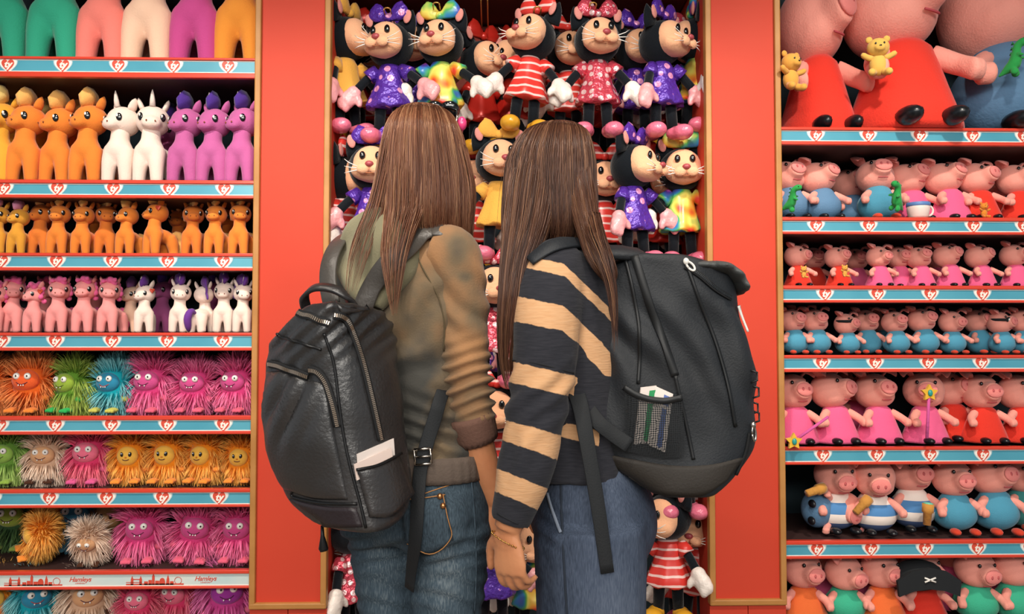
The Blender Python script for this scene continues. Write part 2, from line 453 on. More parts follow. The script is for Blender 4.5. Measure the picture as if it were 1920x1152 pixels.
BLACKEYE = M('eye_black', '#0a0d10', 0.12, coat=0.6)
EYEWHITE = M('eye_white', '#f2efe8', 0.3)
THREAD = M('mouth_thread', '#b64a52', 0.8)
BLK = plush('plush_black', '#10151b')
MIT = M('mitten_white', '#e8ddd5', 0.35, sheen=.2, bump=(20, .3, .02))
TAGW = M('paper_tag', '#f3e6df', 0.5)

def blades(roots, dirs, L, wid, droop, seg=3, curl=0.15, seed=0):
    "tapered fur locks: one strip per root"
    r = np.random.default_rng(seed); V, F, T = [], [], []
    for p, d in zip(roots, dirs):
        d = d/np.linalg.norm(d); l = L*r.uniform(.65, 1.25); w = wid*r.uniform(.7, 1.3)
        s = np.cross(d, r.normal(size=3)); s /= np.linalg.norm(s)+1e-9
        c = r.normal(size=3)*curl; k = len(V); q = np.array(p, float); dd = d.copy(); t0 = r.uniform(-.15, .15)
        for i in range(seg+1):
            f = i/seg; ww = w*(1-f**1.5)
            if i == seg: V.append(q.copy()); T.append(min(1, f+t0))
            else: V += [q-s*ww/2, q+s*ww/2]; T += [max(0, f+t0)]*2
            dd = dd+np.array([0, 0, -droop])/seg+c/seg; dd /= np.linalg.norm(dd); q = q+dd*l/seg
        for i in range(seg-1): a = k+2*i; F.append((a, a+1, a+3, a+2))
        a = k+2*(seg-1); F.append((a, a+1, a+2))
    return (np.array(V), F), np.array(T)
def tip_mesh(m, T, name, mat):
    me = mesh(m, name, mat); a = me.attributes.new('tip', 'FLOAT', 'POINT'); a.data.foreach_set('value', T.astype(np.float32)); return me

# ---- small hang tag: heart shaped card
def heart_tag(s): return prism(heart_outline(s), s*0.12, 0)

# ---- plush pony, height 1 to the top of the head, looking to -y
def pony_proto(turn):
    p = Proto('plush_pony', 'toy')
    legs = []
    for sx in (-1, 1):
        legs.append(tube(spline([(sx*.115, -.10, .0), (sx*.112, -.10, .08), (sx*.10, -.09, .25), (sx*.075, -.05, .42)], 8), [.072, .080, .078, .082, .09, .10, .11, .12], 12))
        legs.append(tube(spline([(sx*.125, .30, .0), (sx*.12, .30, .10), (sx*.10, .27, .26), (sx*.08, .22, .36)], 8), [.085, .095, .09, .10, .115, .12, .12, .12], 12))
    body = join(*legs, ell((0, .10, .37), (.165, .27, .135), 16, 10), ell((0, -.05, .42), (.165, .15, .16), 16, 10),
                tube([(0, -.04, .42), (0, -.04, .55), (0, -.02, .70)], [(.15, .15), (.115, .12), (.11, .11)], 12))
    body = remesh(body, 0.022, 5)
    b = p.add('body', body, plush('pony_default', '#ec7f25'))
    hr = rotm(0, 0, turn)
    head = remesh(xf(join(ell((0, .02, .80), (.205, .20, .19), 18, 12), ell((0, -.13, .745), (.125, .12, .09), 14, 10), ell((0, -.17, .73), (.115, .08, .07), 14, 10)), hr), 0.02, 5)
    h = p.add('head', head, plush('pony_default', '#ec7f25'))
    for sx in (-1, 1):
        ear = xf(tube(spline([(sx*.12, .04, .94), (sx*.16, .05, 1.03), (sx*.175, .06, 1.09)], 6), [(.03, .055), (.032, .06), (.03, .055), (.026, .045), (.018, .028), (.004, .006)], 10), hr)
        p.add('ear', ear, plush('pony_default', '#ec7f25'), h)
        er = hr @ rotm(0, 0, sx*.62)
        e = p.add('eye', ell(hr @ np.array((sx*.128, -.138, .815)), (.036, .015, .050), 14, 10, er), BLACKEYE, h)
        p.add('eye_glint', ell(hr @ np.array((sx*.128-.008, -.158, .832)), (.014, .006, .019), 8, 6, er), EYEWHITE, e)
        p.add('nostril', ell(hr @ np.array((sx*.05, -.243, .748)), (.010, .006, .012), 8, 6), plush('nostril_brown', '#8a4a2e'), h)
    m = xf(tube(spline([(.0, -.10, .96), (.03, -.07, 1.05), (-.03, .04, 1.09), (-.09, .14, 1.02), (-.15, .20, .86), (-.16, .20, .70)], 14), [(.02+.055*math.sin(PI*min(1, i/9)), .03+.075*math.sin(PI*min(1, i/10))+.02) for i in range(14)], 12), hr)
    V = m[0]; V = V+normals(m)*(np.sin(V[:, 0]*80+V[:, 1]*60+V[:, 2]*25)*.013)[:, None]
    p.add('mane', (V, m[1]), plush('mane_cream', '#eebf7a'), h)
    rg = np.random.default_rng(5); lumps = [ell((rg.uniform(-.13, .13), rg.uniform(-.16, .12), rg.uniform(.95, 1.04)), rg.uniform(.045, .075), 10, 7) for _ in range(16)]+[ell((rg.uniform(.12, .2), rg.uniform(-.02, .14), z), .06, 10, 7) for z in (.93, .84, .75, .66)]
    p.add('forelock', xf(remesh(join(*lumps), .02, 1), hr), plush('mane_cream', '#eebf7a'), h)
    p.add('horn', xf(tube([(0, -.07, .97), (0, -.085, 1.05), (0, -.095, 1.12), (0, -.10, 1.17)], [.036, .03, .019, .003], 10), hr), plush('horn_white', '#e8d8cd'), h)
    t = tube(spline([(0, .34, .40), (.03, .46, .44), (.08, .50, .30), (.10, .44, .12), (.12, .38, .03)], 12), [.03+.05*math.sin(PI*i/11) for i in range(12)], 10)
    p.add('tail', t, plush('mane_cream', '#eebf7a'))
    p.add('ear_tag', xf(heart_tag(.055), rotm(0, 0, .3), hr @ np.array((.215, -.03, .86))), M('tag_red', '#e4573f', .4), h)
    return p
PONY = [pony_proto(R(a)) for a in (-24, 4, -38, 22)]
PC = {}
def ponycol(name, body, mane):
    b = plush('pony_'+name, body); mm = plush('pmane_'+name, mane)
    PC[name] = {'body': b, 'head': b, 'ear': b, 'forelock': mm, 'mane': mm, 'tail': mm}
for n, b, m in (('orange', '#e68436', '#f0b566'), ('deep', '#e07c34', '#f0c07c'), ('yellow', '#e6a53a', '#f0cf7e'), ('gold', '#dc9a38', '#d98fb0'), ('white', '#f0d9cc', '#6d3c93'),
                ('violet', '#bb6098', '#4d3189'), ('pink', '#f39b98', '#ee6aa0'), ('green', '#34a181', '#4fc3a0'), ('salmon', '#ef8377', '#f1698f'),
                ('cream', '#eec5aa', '#8c62a8'), ('magenta', '#c24c8a', '#5a3b94'), ('amber', '#e8923a', '#f2c173')): ponycol(n, b, m)
COLN = {'orange': 'orange', 'deep': 'orange', 'yellow': 'yellow', 'gold': 'golden yellow', 'white': 'white', 'violet': 'violet', 'pink': 'pink', 'green': 'sea green', 'salmon': 'salmon pink',
        'cream': 'cream', 'magenta': 'magenta', 'amber': 'orange'}
ROWN = ['top shelf', 'second shelf', 'third shelf', 'fourth shelf', 'fifth shelf', 'sixth shelf', 'seventh shelf', 'base shelf']
def seat(px, lip, Y, z_off=0.001):
    "where a toy stands: x from the pixel column at depth Y, z on the shelf whose lip is at pixel row lip"
    return (U(px, lip, Y)[0], Y, U(240 if px < 960 else 1690, lip, 0)[2]+z_off)
def ordname(i, n):
    if n == 1: return 'only'
    if i == 0: return 'leftmost'
    if i == n-1: return 'rightmost'
    return ORD[i+1]
def row_of(entries, lip, place, what, shelf, bay):
    "give every toy in a row a label of its own: its look, then its order from the left"
    cnt = {}
    for e in entries: cnt.setdefault(what(e), []).append(e)
    for e in entries:
        w = what(e); L = cnt[w]; i = L.index(e); n = len(L)
        od = '' if n == 1 else f', {ORD[i+1]} from left'
        place(e, f'{w}{od}, {bay} bay {shelf}')

def place_ponies(entries, lip, shelf, grp):
    def what(e):
        c = e[1]; ex = e[4] if len(e) > 4 else {}
        u = 'unicorn' if ex.get('horn') else 'pony'
        return f"{ex.get('size', 'plush')} {COLN[c]} plush {u}".replace('plush '+COLN[c], COLN[c]) + ex.get('say', '')
    def put(e, label):
        px, c, hpx, var = e[:4]; ex = e[4] if len(e) > 4 else {}
        Y = ex.get('Y', 0.075); sc = hpx/ppm(Y-0.03)
        skip = [] if ex.get('horn') else ['horn']
        if not ex.get('tag'): skip.append('ear_tag')
        if ex.get('bald'): skip.append('mane')
        if c != 'pink' and not ex.get('curl'): skip.append('forelock')
        else: skip.append('mane')
        PONY[var].place(seat(px, lip, Y+sc*.03), ex.get('rz', R(random.uniform(-6, 6))), sc, label, grp, PC[c], skip)
    row_of(entries, lip, put, what, shelf, 'left')
H = {'horn': 1}
place_ponies([(12, 'green', 250, 1, {'size': 'large', 'Y': .115, 'rz': .05}), (112, 'green', 250, 3, {'size': 'large', 'Y': .115, 'rz': 0}), (200, 'salmon', 235, 1, {'size': 'large', 'Y': .11, 'rz': 0}),
              (284, 'cream', 240, 1, {'size': 'large', 'Y': .11, 'rz': 0}), (372, 'magenta', 238, 1, {'size': 'large', 'Y': .11, 'rz': 0}), (455, 'amber', 240, 1, {'size': 'large', 'Y': .11, 'rz': 0})],
             108, ROWN[0], 'large plush ponies on the top shelf')
place_ponies([(0, 'yellow', 156, 1, {}), (49, 'orange', 152, 0, {}), (110, 'orange', 150, 0, {'Y': .10}), (166, 'orange', 153, 0, {}), (227, 'white', 150, 0, {'horn': 1, 'bald': 1}),
              (285, 'white', 152, 3, {'horn': 1, 'bald': 1}), (347, 'violet', 148, 0, H), (400, 'violet', 148, 0, H), (455, 'violet', 150, 0, H)], 338, ROWN[1], 'plush ponies on the second shelf')
place_ponies([(-4, 'gold', 92, 1, {'Y': .06}), (34, 'gold', 88, 0, {'Y': .07}), (76, 'deep', 100, 0, {'Y': .12}), (110, 'orange', 96, 1, {}), (155, 'orange', 94, 1, {}), (199, 'deep', 98, 3, {'Y': .12}), (238, 'orange', 93, 0, {}),
              (292, 'orange', 101, 0, {'tag': 1, 'rz': -.5, 'say': ' with red heart tag'}), (362, 'deep', 98, 3, {'Y': .10}), (404, 'orange', 97, 1, {}), (450, 'orange', 99, 3, {})], 475, ROWN[2], 'small plush ponies on the third shelf')
place_ponies([(-8, 'pink', 90, 1, {}), (25, 'pink', 98, 3, {'Y': .11}), (64, 'pink', 88, 0, {'tag': 1, 'say': ' with red heart tag'}), (110, 'pink', 98, 3, {}), (158, 'pink', 99, 1, {}), (205, 'pink', 97, 3, {}),
              (246, 'cream', 88, 0, {'Y': .17}), (270, 'white', 90, 2, {'tag': 1, 'horn': 1, 'rz': .35, 'say': ' with red heart tag'}), (338, 'white', 93, 3, H), (382, 'white', 88, 1, {'rz': R(170), 'Y': .10, 'say': ' turned backwards'}),
              (420, 'white', 96, 1, {'horn': 1, 'Y': .1}), (456, 'white', 92, 3, H)], 624, ROWN[3], 'small plush ponies on the fourth shelf')
# second ranks, half hidden in the shade of the shelf
place_ponies([(28, 'yellow', 150, 0, {'Y': .27, 'say': ', rear rank'}), (85, 'yellow', 155, 1, {'Y': .27, 'say': ', rear rank'}), (150, 'orange', 158, 3, {'Y': .27, 'say': ', rear rank'}), (318, 'violet', 146, 0, {'Y': .27, 'horn': 1, 'say': ', rear rank'})], 338, ROWN[1], 'plush ponies in the rear rank of the second shelf')
place_ponies([(90, 'deep', 96, 3, {'Y': .25, 'say': ', rear rank'}), (180, 'orange', 100, 0, {'Y': .25, 'say': ', rear rank'}), (335, 'deep', 96, 1, {'Y': .25, 'say': ', rear rank'}), (428, 'orange', 99, 0, {'Y': .25, 'say': ', rear rank'})], 475, ROWN[2], 'small plush ponies in the rear rank of the third shelf')
place_ponies([(88, 'pink', 98, 3, {'Y': .24, 'say': ', rear rank'}), (182, 'pink', 96, 0, {'Y': .24, 'say': ', rear rank'}), (305, 'violet', 98, 0, {'Y': .24, 'say': ', rear rank'}), (400, 'violet', 98, 1, {'Y': .24, 'say': ', rear rank'})], 624, ROWN[3], 'small plush ponies in the rear rank of the fourth shelf')

# ---- shaggy plush monster, height about 1
def sphere_pts(n, seed):
    r = np.random.default_rng(seed); v = r.normal(size=(n, 3)); return v/np.linalg.norm(v, axis=1)[:, None]
def monster_proto(style, seed):
    p = Proto('plush_monster', 'toy'); r = np.random.default_rng(seed)
    b = p.add('body', remesh(join(ell((0, 0, .42), (.33, .28, .40)), ell((0, -.02, .55), (.30, .27, .30))), .03, 4), plush('monster_body', '#b03a90'))
    fz, fr = (.56, (.235, .12, .185)) if style != 'tall' else (.52, (.20, .12, .19))
    f = p.add('face', ell((0, -.225, fz), fr, 18, 12), plush('monster_face', '#a8347f'))
    N = 2600; d = sphere_pts(N, seed); P = np.array([0, 0, .46])+d*np.array([.33, .28, .43])
    keep = ~((np.abs(P[:, 0]) < fr[0]*.95) & (P[:, 1] < -.08) & (np.abs(P[:, 2]-fz) < fr[2]*.98)) & (P[:, 2] > .07)
    P, d = P[keep], d[keep]; dd = d.copy()
    if style == 'spiky': dd[:, 2] += np.where(P[:, 2] > .6, .5, -.45); m, T = blades(P, dd, .26, .022, .25, 3, .25, seed)
    elif style == 'shaggy': dd[:, 2] += np.where(P[:, 2] > .66, .35, -.7); m, T = blades(P, dd, .30, .026, .9, 4, .25, seed)
    else: dd[:, 2] += np.where(P[:, 2] > .66, .25, -.6); m, T = blades(P, dd, .24, .025, .8, 3, .2, seed)
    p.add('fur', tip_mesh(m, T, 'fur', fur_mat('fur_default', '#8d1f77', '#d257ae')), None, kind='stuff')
    if style in ('spiky', 'shaggy'):
        for sx in (-1, 1):
            e = p.add('eye', ell((sx*.095, -.325, fz+.075), (.058, .045, .058), 14, 10), EYEWHITE, f)
            p.add('pupil', ell((sx*.095+.012, -.367, fz+.08), (.016, .008, .018), 8, 6), BLACKEYE, e)
    else:
        for sx in (-1, 1):
            e = p.add('eye', ell((sx*.075, -.335, fz+.045), (.032, .016, .046), 12, 8, rotm(0, sx*.15, sx*.25)), BLACKEYE, f)
            p.add('eye_glint', ell((sx*.075-.006, -.350, fz+.062), (.010, .005, .012), 8, 6), EYEWHITE, e)
        p.add('nose', ell((0, -.348, fz-.01), (.022, .016, .016), 10, 8), plush('nose_orange', '#e08a2c'), f)
    w = .10 if style != 'tall' else .06
    p.add('mouth', tube([(x, -.352+abs(x)*abs(x)*2.6, fz-.065+x*x*4.2) for x in np.linspace(-w, w, 9)], .0065, 5), M('mouth_dark', '#4d1230', .7), f)
    if style != 'tall':
        for sx in (-.045, .04, .0):
            if style == 'shaggy' and sx == 0: continue
            p.add('tooth', ell((sx, -.352, fz-.078), (.011, .007, .014), 8, 6), EYEWHITE, f)
    for sx in (-1, 1):
        p.add('foot', remesh(join(ell((sx*.17, -.30, .055), (.095, .12, .055)), *[ell((sx*.17+q*.06, -.39, .045), (.035, .05, .04)) for q in (-1, 0, 1)]), .02, 3), plush('monster_foot', '#d8507a'))
        p.add('hand', ell((sx*.31, -.17, .26), (.07, .075, .06), 12, 8), plush('monster_foot', '#d8507a'))
    return p
MON = {'spiky': monster_proto('spiky', 3), 'shaggy': monster_proto('shaggy', 5), 'tall': monster_proto('tall', 8), 'shaggy2': monster_proto('shaggy', 12)}
MC = {}
for n, fd, fl, face, foot in (('magenta', '#cf3f7c', '#f588b2', '#cb4f8a', '#e0607c'), ('orange', '#d9601f', '#f7a765', '#e8602f', '#ef8a3a'), ('green', '#5d8a2c', '#b5c45e', '#93b040', '#2fb45a'),
                              ('teal', '#159cab', '#9edde0', '#2f86a8', '#c9c45c'), ('lime', '#66913a', '#b7d276', '#8fb552', '#8fb04a'), ('cream', '#cfa98c', '#f6e2cf', '#d6a277', '#4a2c1e'),
                              ('pink', '#d53a68', '#f58a98', '#e8708a', '#d95a90'), ('amber', '#ea8a1f', '#fbc468', '#f0b84e', '#ef8f3a'), ('moss', '#2f4a2c', '#5c7a46', '#8c9a3e', '#8ea04a'),
                              ('blue', '#2b6a8c', '#5fa0b8', '#3f7a98', '#5fa0b8'), ('tan', '#9a6a3e', '#c99460', '#c99460', '#a0623a'), ('violet', '#c4408a', '#ec86ba', '#a03a9c', '#e0708c')):
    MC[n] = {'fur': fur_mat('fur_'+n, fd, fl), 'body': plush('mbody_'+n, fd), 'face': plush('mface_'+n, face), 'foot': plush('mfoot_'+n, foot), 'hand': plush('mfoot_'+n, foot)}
MC['teal']['mouth'] = M('mouth_red', '#b03028', .6)
MC['green']['mouth'] = MC['lime']['mouth'] = M('mouth_olive', '#4d5a1c', .7)
def place_monsters(entries, lip, shelf, grp):
    def what(e):
        ex = e[4] if len(e) > 4 else {}
        return f"{ex.get('adj', 'shaggy')} {e[1]} furry monster toy" + ex.get('say', '')
    def put(e, label):
        px, c, hpx, st = e[:4]; ex = e[4] if len(e) > 4 else {}
        Y = ex.get('Y', 0.13); sc = hpx/ppm(Y-.05)
        x, y, z = seat(px, lip, Y)
        MON[st].place((x, y, z+ex.get('dz', 0)*sc), ex.get('rz', R(random.uniform(-10, 10))), sc, label, grp, MC[c], ex.get('skip', ()), rx=ex.get('rx', 0), ry=ex.get('ry', 0))
    row_of(entries, lip, put, what, shelf, 'left')
place_monsters([(-22, 'orange', 100, 'shaggy', {'adj': 'dull'}), (62, 'orange', 108, 'spiky', {'rz': -.05, 'adj': 'spiky'}), (138, 'green', 98, 'shaggy', {'rz': -.35}), (216, 'teal', 100, 'spiky', {'adj': 'white streaked', 'rz': -.2}),
                (286, 'magenta', 105, 'shaggy', {}), (367, 'magenta', 98, 'spiky', {}), (446, 'magenta', 101, 'shaggy2', {})], 780, ROWN[4], 'shaggy monsters on the fifth shelf')
place_monsters([(12, 'lime', 96, 'shaggy', {}), (88, 'cream', 92, 'shaggy2', {}), (170, 'pink', 101, 'shaggy', {}), (246, 'amber', 96, 'tall', {'rz': .1}), (318, 'amber', 98, 'tall', {}), (386, 'amber', 96, 'tall', {'rz': -.2}), (452, 'amber', 88, 'tall', {})],
               917, ROWN[5], 'shaggy monsters on the sixth shelf')
place_monsters([(72, 'amber', 86, 'tall', {'rz': -.9, 'ry': .5, 'say': ' slumped sideways', 'Y': .13, 'dz': .15, 'skip': ('eye', 'nose')}), (178, 'cream', 76, 'shaggy2', {'rx': .5, 'Y': .11, 'dz': .12, 'say': ' bent forward'}), (268, 'magenta', 106, 'shaggy', {}), (362, 'magenta', 108, 'spiky', {'ry': .12}),
                (450, 'magenta', 106, 'shaggy2', {})], 1070, ROWN[6], 'shaggy monsters on the seventh shelf')
place_monsters([(30, 'moss', 108, 'spiky', {'Y': .30, 'say': ', rear rank'}), (98, 'amber', 112, 'tall', {'Y': .28, 'say': ', rear rank'}), (150, 'blue', 116, 'shaggy', {'Y': .29, 'say': ', rear rank'}), (213, 'tan', 112, 'tall', {'Y': .29, 'say': ', rear rank'}), (410, 'violet', 104, 'shaggy', {'Y': .31, 'say': ', rear rank'})],
               1070, ROWN[6], 'shaggy monsters in the rear rank of the seventh shelf')
place_monsters([(-8, 'amber', 104, 'shaggy', {}), (65, 'teal', 106, 'shaggy2', {'rz': .6}), (165, 'cream', 112, 'shaggy', {'rz': .4}), (262, 'pink', 92, 'spiky', {}), (335, 'pink', 100, 'shaggy2', {'Y': .17}), (425, 'violet', 122, 'shaggy', {'rz': .3})],
               1202, 'base shelf', 'shaggy monsters on the base shelf')

# ---- plush pig, height 1, looking to -y ; head is one part that can be turned
PIGPINK = plush('pig_pink', '#f2a192')
def pig_proto(kind):
    p = Proto('plush_pig', 'toy')
    if kind == 'dress':
        secs = []
        for z, rr in ((0, .33), (.03, .345), (.12, .31), (.25, .255), (.38, .205), (.46, .17), (.50, .12)):
            th = np.arange(24)*2*PI/24; w = 1+.035*np.cos(th*6)*max(0, 1-z*3)
            secs.append(np.stack([rr*w*np.cos(th), .8*rr*w*np.sin(th), np.full(24, z)], 1))
        p.add('dress', loft(secs), plush('dress_pink', '#e8628f'))
    else:
        p.add('body', remesh(join(ell((0, .02, .24), (.30, .26, .24), 20, 12), ell((0, .02, .38), (.21, .19, .17), 20, 12)), .025, 5), plush('body_blue', '#4f97b3'))
    hz = .47
    h = p.add('head', remesh(join(ell((0, .03, .25), (.275, .25, .26), 20, 14), ell((0, -.02, .16), (.25, .22, .16), 16, 10), tube([(0, -.10, .22), (0, -.24, .225), (0, -.315, .225)], [.16, .14, .125], 16)), .022, 5), PIGPINK, None, (0, 0, hz))
    p.add('snout', xf(ell((0, 0, 0), (.128, .032, .098), 16, 8), None, (0, -.325, .225)), plush('snout_pink', '#ea8a84'), h)
    for sx in (-1, 1):
        ear = tube(spline([(sx*.13, .0, .44), (sx*.22, -.03, .53), (sx*.27, -.10, .50), (sx*.275, -.15, .42)], 9), [(.02, .05), (.025, .085), (.026, .098), (.026, .098), (.025, .09), (.024, .075), (.022, .058), (.018, .036), (.005, .01)], 12, up0=(0, 0, 1))
        p.add('ear', ear, plush('ear_pink', '#ec9086'), h)
        p.add('eye', ell((sx*.115, -.208, .345), (.024, .018, .028), 10, 8, rotm(0, 0, sx*.5)), BLACKEYE, h)
        p.add('nostril', ell((sx*.045, -.354, .228), (.018, .008, .026), 8, 6), plush('nostril_red', '#c25f60'), h)
    p.add('mouth', tube([(x, -.232+x*x*2.0, .068+x*x*1.5) for x in np.linspace(-.07, .07, 9)], .007, 5), THREAD, h)
    for sx in (-1, 1):
        arm = tube(spline([(sx*.15, -.05, .42), (sx*.25, -.13, .35), (sx*.28, -.22, .30)], 7), [.06, .06, .058, .056, .055, .056, .058], 10)
        p.add('arm', remesh(join(arm, ell((sx*.265, -.245, .29), (.034, .055, .06)), ell((sx*.305, -.235, .29), (.034, .055, .06))), .016, 3), PIGPINK)
        p.add('hoof', ell((sx*.13, -.27, .045), (.065, .105, .046), 12, 8), M('shoe_black', '#11161b', .3))
    return p
PIG = {'dress': pig_proto('dress'), 'blue': pig_proto('blue')}
def bands(name, cols, zs):
    "knitted bands around a toy's body"
    m, b, t = base_mat(name); tc = t.n('ShaderNodeTexCoord'); sp = t.n('ShaderNodeSeparateXYZ'); t.l(tc.outputs['Object'], sp.inputs[0])
    cr = t.n('ShaderNodeValToRGB'); r = cr.color_ramp; r.interpolation = 'CONSTANT'
    r.elements[0].position = 0; r.elements[0].color = lin(cols[0]); r.elements[1].position = zs[1]; r.elements[1].color = lin(cols[1])
    for c, z in list(zip(cols, zs))[2:]: r.elements.new(z).color = lin(c)
    t.l(sp.outputs['Z'], cr.inputs[0]); t.l(cr.outputs[0], b.inputs['Base Color']); b.inputs['Roughness'].default_value = .9
    return m
SAILOR = bands('sailor_knit', ['#4a5f8c', '#f1e6dd', '#4f86bd', '#f1e6dd'], [0, .12, .24, .38])
GC = {'red': {'dress': plush('dress_red', '#dd3a2c')}, 'pink': {'dress': plush('dress_pink', '#e8628f')}, 'blue': {'body': plush('body_blue', '#4f97b3')}, 'navy': {'body': M('body_denim', '#5a82a6', .8, bump=(60, .2))},
      'teal': {'body': plush('body_teal', '#3f8f8c')}, 'sailor': {'body': SAILOR}, 'orange': {'dress': plush('dress_orange', '#e8703a')}, 'mint': {'body': plush('body_mint', '#3fb08c')}}
GW = {'red': 'in red dress', 'pink': 'in pink dress', 'blue': 'in blue', 'navy': 'in denim blue', 'teal': 'in teal', 'sailor': 'in striped sailor jersey',
      'orange': 'in orange clothes', 'mint': 'in mint green clothes'}
for q in GC.values(): q['hoof'] = M('shoe_black', '#11161b', .3)
for k in ('blue', 'teal'): GC[k]['hoof'] = plush('shoe_red', '#d2452f')
def place_pigs(entries, lip, shelf, grp):
    def what(e):
        ex = e[4] if len(e) > 4 else {}
        return f"{ex.get('adj', 'pink')} plush pig {GW[e[1]]}" + ex.get('say', '')
    def put(e, label):
        px, c, hpx, (yaw, pitch) = e[:4]; ex = e[4] if len(e) > 4 else {}
        Y = ex.get('Y', 0.115); sc = hpx/ppm(Y-.04)
        x, y, z = seat(px, lip, Y)
        k = 'dress' if 'dress' in GC[c] else 'blue'
        e_ = PIG[k].place((x, y, z+ex.get('dz', 0)), ex.get('rz', R(random.uniform(-8, 8))), sc, label, grp, GC[c], ex.get('skip', ()), {'head': (-pitch*.6, 0, yaw*.6)}, rx=ex.get('rx', 0), ry=ex.get('ry', 0))
        if 'sx' in ex: e_.scale.x *= ex['sx']
        ex['sc'] = sc; ex['pos'] = (x, y, z)
    row_of(entries, lip, put, what, shelf, 'right')
A, Bk = {}, {'Y': .27, 'say': ', rear rank'}
def bk(**k): d = dict(Bk); d.update(k); return d
place_pigs([(1532, 'red', 330, (.75, .35), {'Y': .23, 'adj': 'giant', 'rz': .0, 'sx': .66}), (1693, 'red', 370, (.75, .5), {'Y': .14, 'adj': 'giant', 'rz': 0, 'sx': .86}), (1886, 'navy', 365, (.7, .55), {'Y': .19, 'adj': 'giant', 'rz': 0, 'sx': .9})],
           240, ROWN[0], 'giant plush pigs on the top shelf')
place_pigs([(1482, 'navy', 126, (.3, .6)), (1543, 'navy', 124, (.7, .62), {'rz': .1}), (1648, 'blue', 132, (0, .72), {}), (1712, 'pink', 126, (.75, .7), {'Y': .15}), (1782, 'pink', 126, (.6, .75), {}),
            (1838, 'red', 122, (.9, .4), {}), (1912, 'red', 120, (.5, .5), {}), (1598, 'navy', 122, (.3, .6), bk()), (1870, 'red', 122, (.4, .6), bk())], 408, ROWN[1], 'plush pigs on the second shelf')
place_pigs([(1497, 'red', 84, (.85, .25), {}), (1574, 'red', 82, (.55, .5), {}), (1650, 'pink', 82, (.65, .2), {'Y': .10}), (1688, 'pink', 84, (.2, .35), {'Y': .16}), (1728, 'pink', 83, (.3, .6), {}), (1783, 'pink', 88, (.6, .65), {}), (1842, 'pink', 86, (.8, .6), {}), (1905, 'pink', 88, (.75, .3), {}),
            (1528, 'red', 86, (.2, .5), bk()), (1608, 'pink', 84, (.2, .5), bk()), (1755, 'pink', 86, (.2, .5), bk())], 536, ROWN[2], 'small plush pigs on the third shelf')
place_pigs([(1490, 'blue', 90, (.5, .5), {}), (1533, 'blue', 90, (.2, .55), {}), (1590, 'blue', 80, (.85, .3), {'say': ' with black eye mask'}), (1628, 'blue', 88, (.4, .5), {'Y': .16}), (1682, 'blue', 86, (.15, .5), {}), (1735, 'blue', 92, (.5, .6), {}), (1787, 'blue', 85, (.35, .15), {}),
            (1838, 'blue', 88, (.3, .5), {'Y': .17}), (1880, 'blue', 84, (.8, .3), {'say': ' with black eye mask'}), (1922, 'blue', 88, (.2, .3), {}), (1508, 'blue', 92, (.3, .5), bk()), (1660, 'blue', 86, (.3, .5), bk())], 666, ROWN[3], 'small plush pigs on the fourth shelf')
place_pigs([(1492, 'pink', 134, (.5, .4), {}), (1567, 'pink', 138, (.85, .45), {}), (1648, 'pink', 136, (.15, .5), {}), (1735, 'pink', 136, (-.75, .25), {}), (1788, 'red', 134, (.5, .5), {'Y': .18}), (1845, 'red', 132, (.1, .3), {}), (1918, 'red', 132, (.5, .4), {}), (1610, 'pink', 136, (.3, .4), bk())],
           838, ROWN[4], 'plush pigs on the fifth shelf')
place_pigs([(1568, 'sailor', 145, (.0, -.15), {'Y': .14}), (1640, 'sailor', 142, (-.1, -.2), {}), (1712, 'sailor', 145, (.4, .3), {'Y': .16}), (1792, 'blue', 138, (.2, .2), {}), (1868, 'blue', 146, (.65, .45), {}), (1922, 'teal', 136, (.1, .2), {'Y': .17}),
            (1505, 'navy', 120, (.2, .2), {'Y': .13, 'ry': 1.62, 'dz': .075, 'rz': .0, 'say': ' toppled sideways'})], 1013, ROWN[5], 'plush pigs on the sixth shelf')
place_pigs([(1508, 'orange', 138, (.6, .1), {}), (1585, 'mint', 130, (.75, -.05), {}), (1655, 'orange', 136, (.55, .1), {}), (1732, 'red', 138, (.35, .15), {'say': ' under pirate hat'}), (1832, 'mint', 138, (.45, -.05), {'say': ' with upright ears'}), (1905, 'mint', 140, (.75, .1), {'say': ' in the corner'}),
            (1545, 'pink', 146, (.2, .3), bk()), (1620, 'pink', 150, (.2, .3), bk()), (1690, 'pink', 146, (.2, .3), bk()), (1790, 'pink', 150, (.2, .3), bk()), (1870, 'pink', 150, (.2, .3), bk())],
           1190, 'base shelf', 'plush pigs on the base shelf')

# ---- small teddies, dinosaurs, wands, cup, hats and masks among the pigs
def teddy_proto():
    p = Proto('teddy_bear', 'toy'); T = plush('teddy_tan', '#dca04a')
    b = p.add('body', ell((0, 0, .28), (.19, .16, .24), 16, 10), T)
    h = p.add('head', remesh(join(ell((0, -.02, .66), (.24, .21, .21)), ell((0, -.19, .61), (.12, .09, .09))), .025, 4), T)
    for sx in (-1, 1):
        p.add('ear', ell((sx*.18, 0, .85), (.075, .045, .075), 12, 8), T, h)
        p.add('eye', ell((sx*.085, -.215, .70), (.022, .016, .026), 8, 6), BLACKEYE, h)
        p.add('arm', tube(spline([(sx*.13, -.02, .42), (sx*.26, -.06, .46), (sx*.35, -.1, .52)], 6), [.07, .068, .065, .065, .06, .035], 10), T)
        p.add('leg', tube(spline([(sx*.10, -.05, .12), (sx*.16, -.16, .07), (sx*.18, -.28, .08)], 6), [.08, .078, .076, .078, .08, .05], 10), T)
    p.add('nose', ell((0, -.272, .63), (.03, .018, .02), 8, 6), BLACKEYE, h)
    return p
TED = teddy_proto()
def putz(px, py, Y): return tuple(U(px, py, Y))
TED.place(putz(1483, 172, -0.02), .4, .145, 'tan teddy bear tucked beside the left giant pig', 'small tan teddy bears')
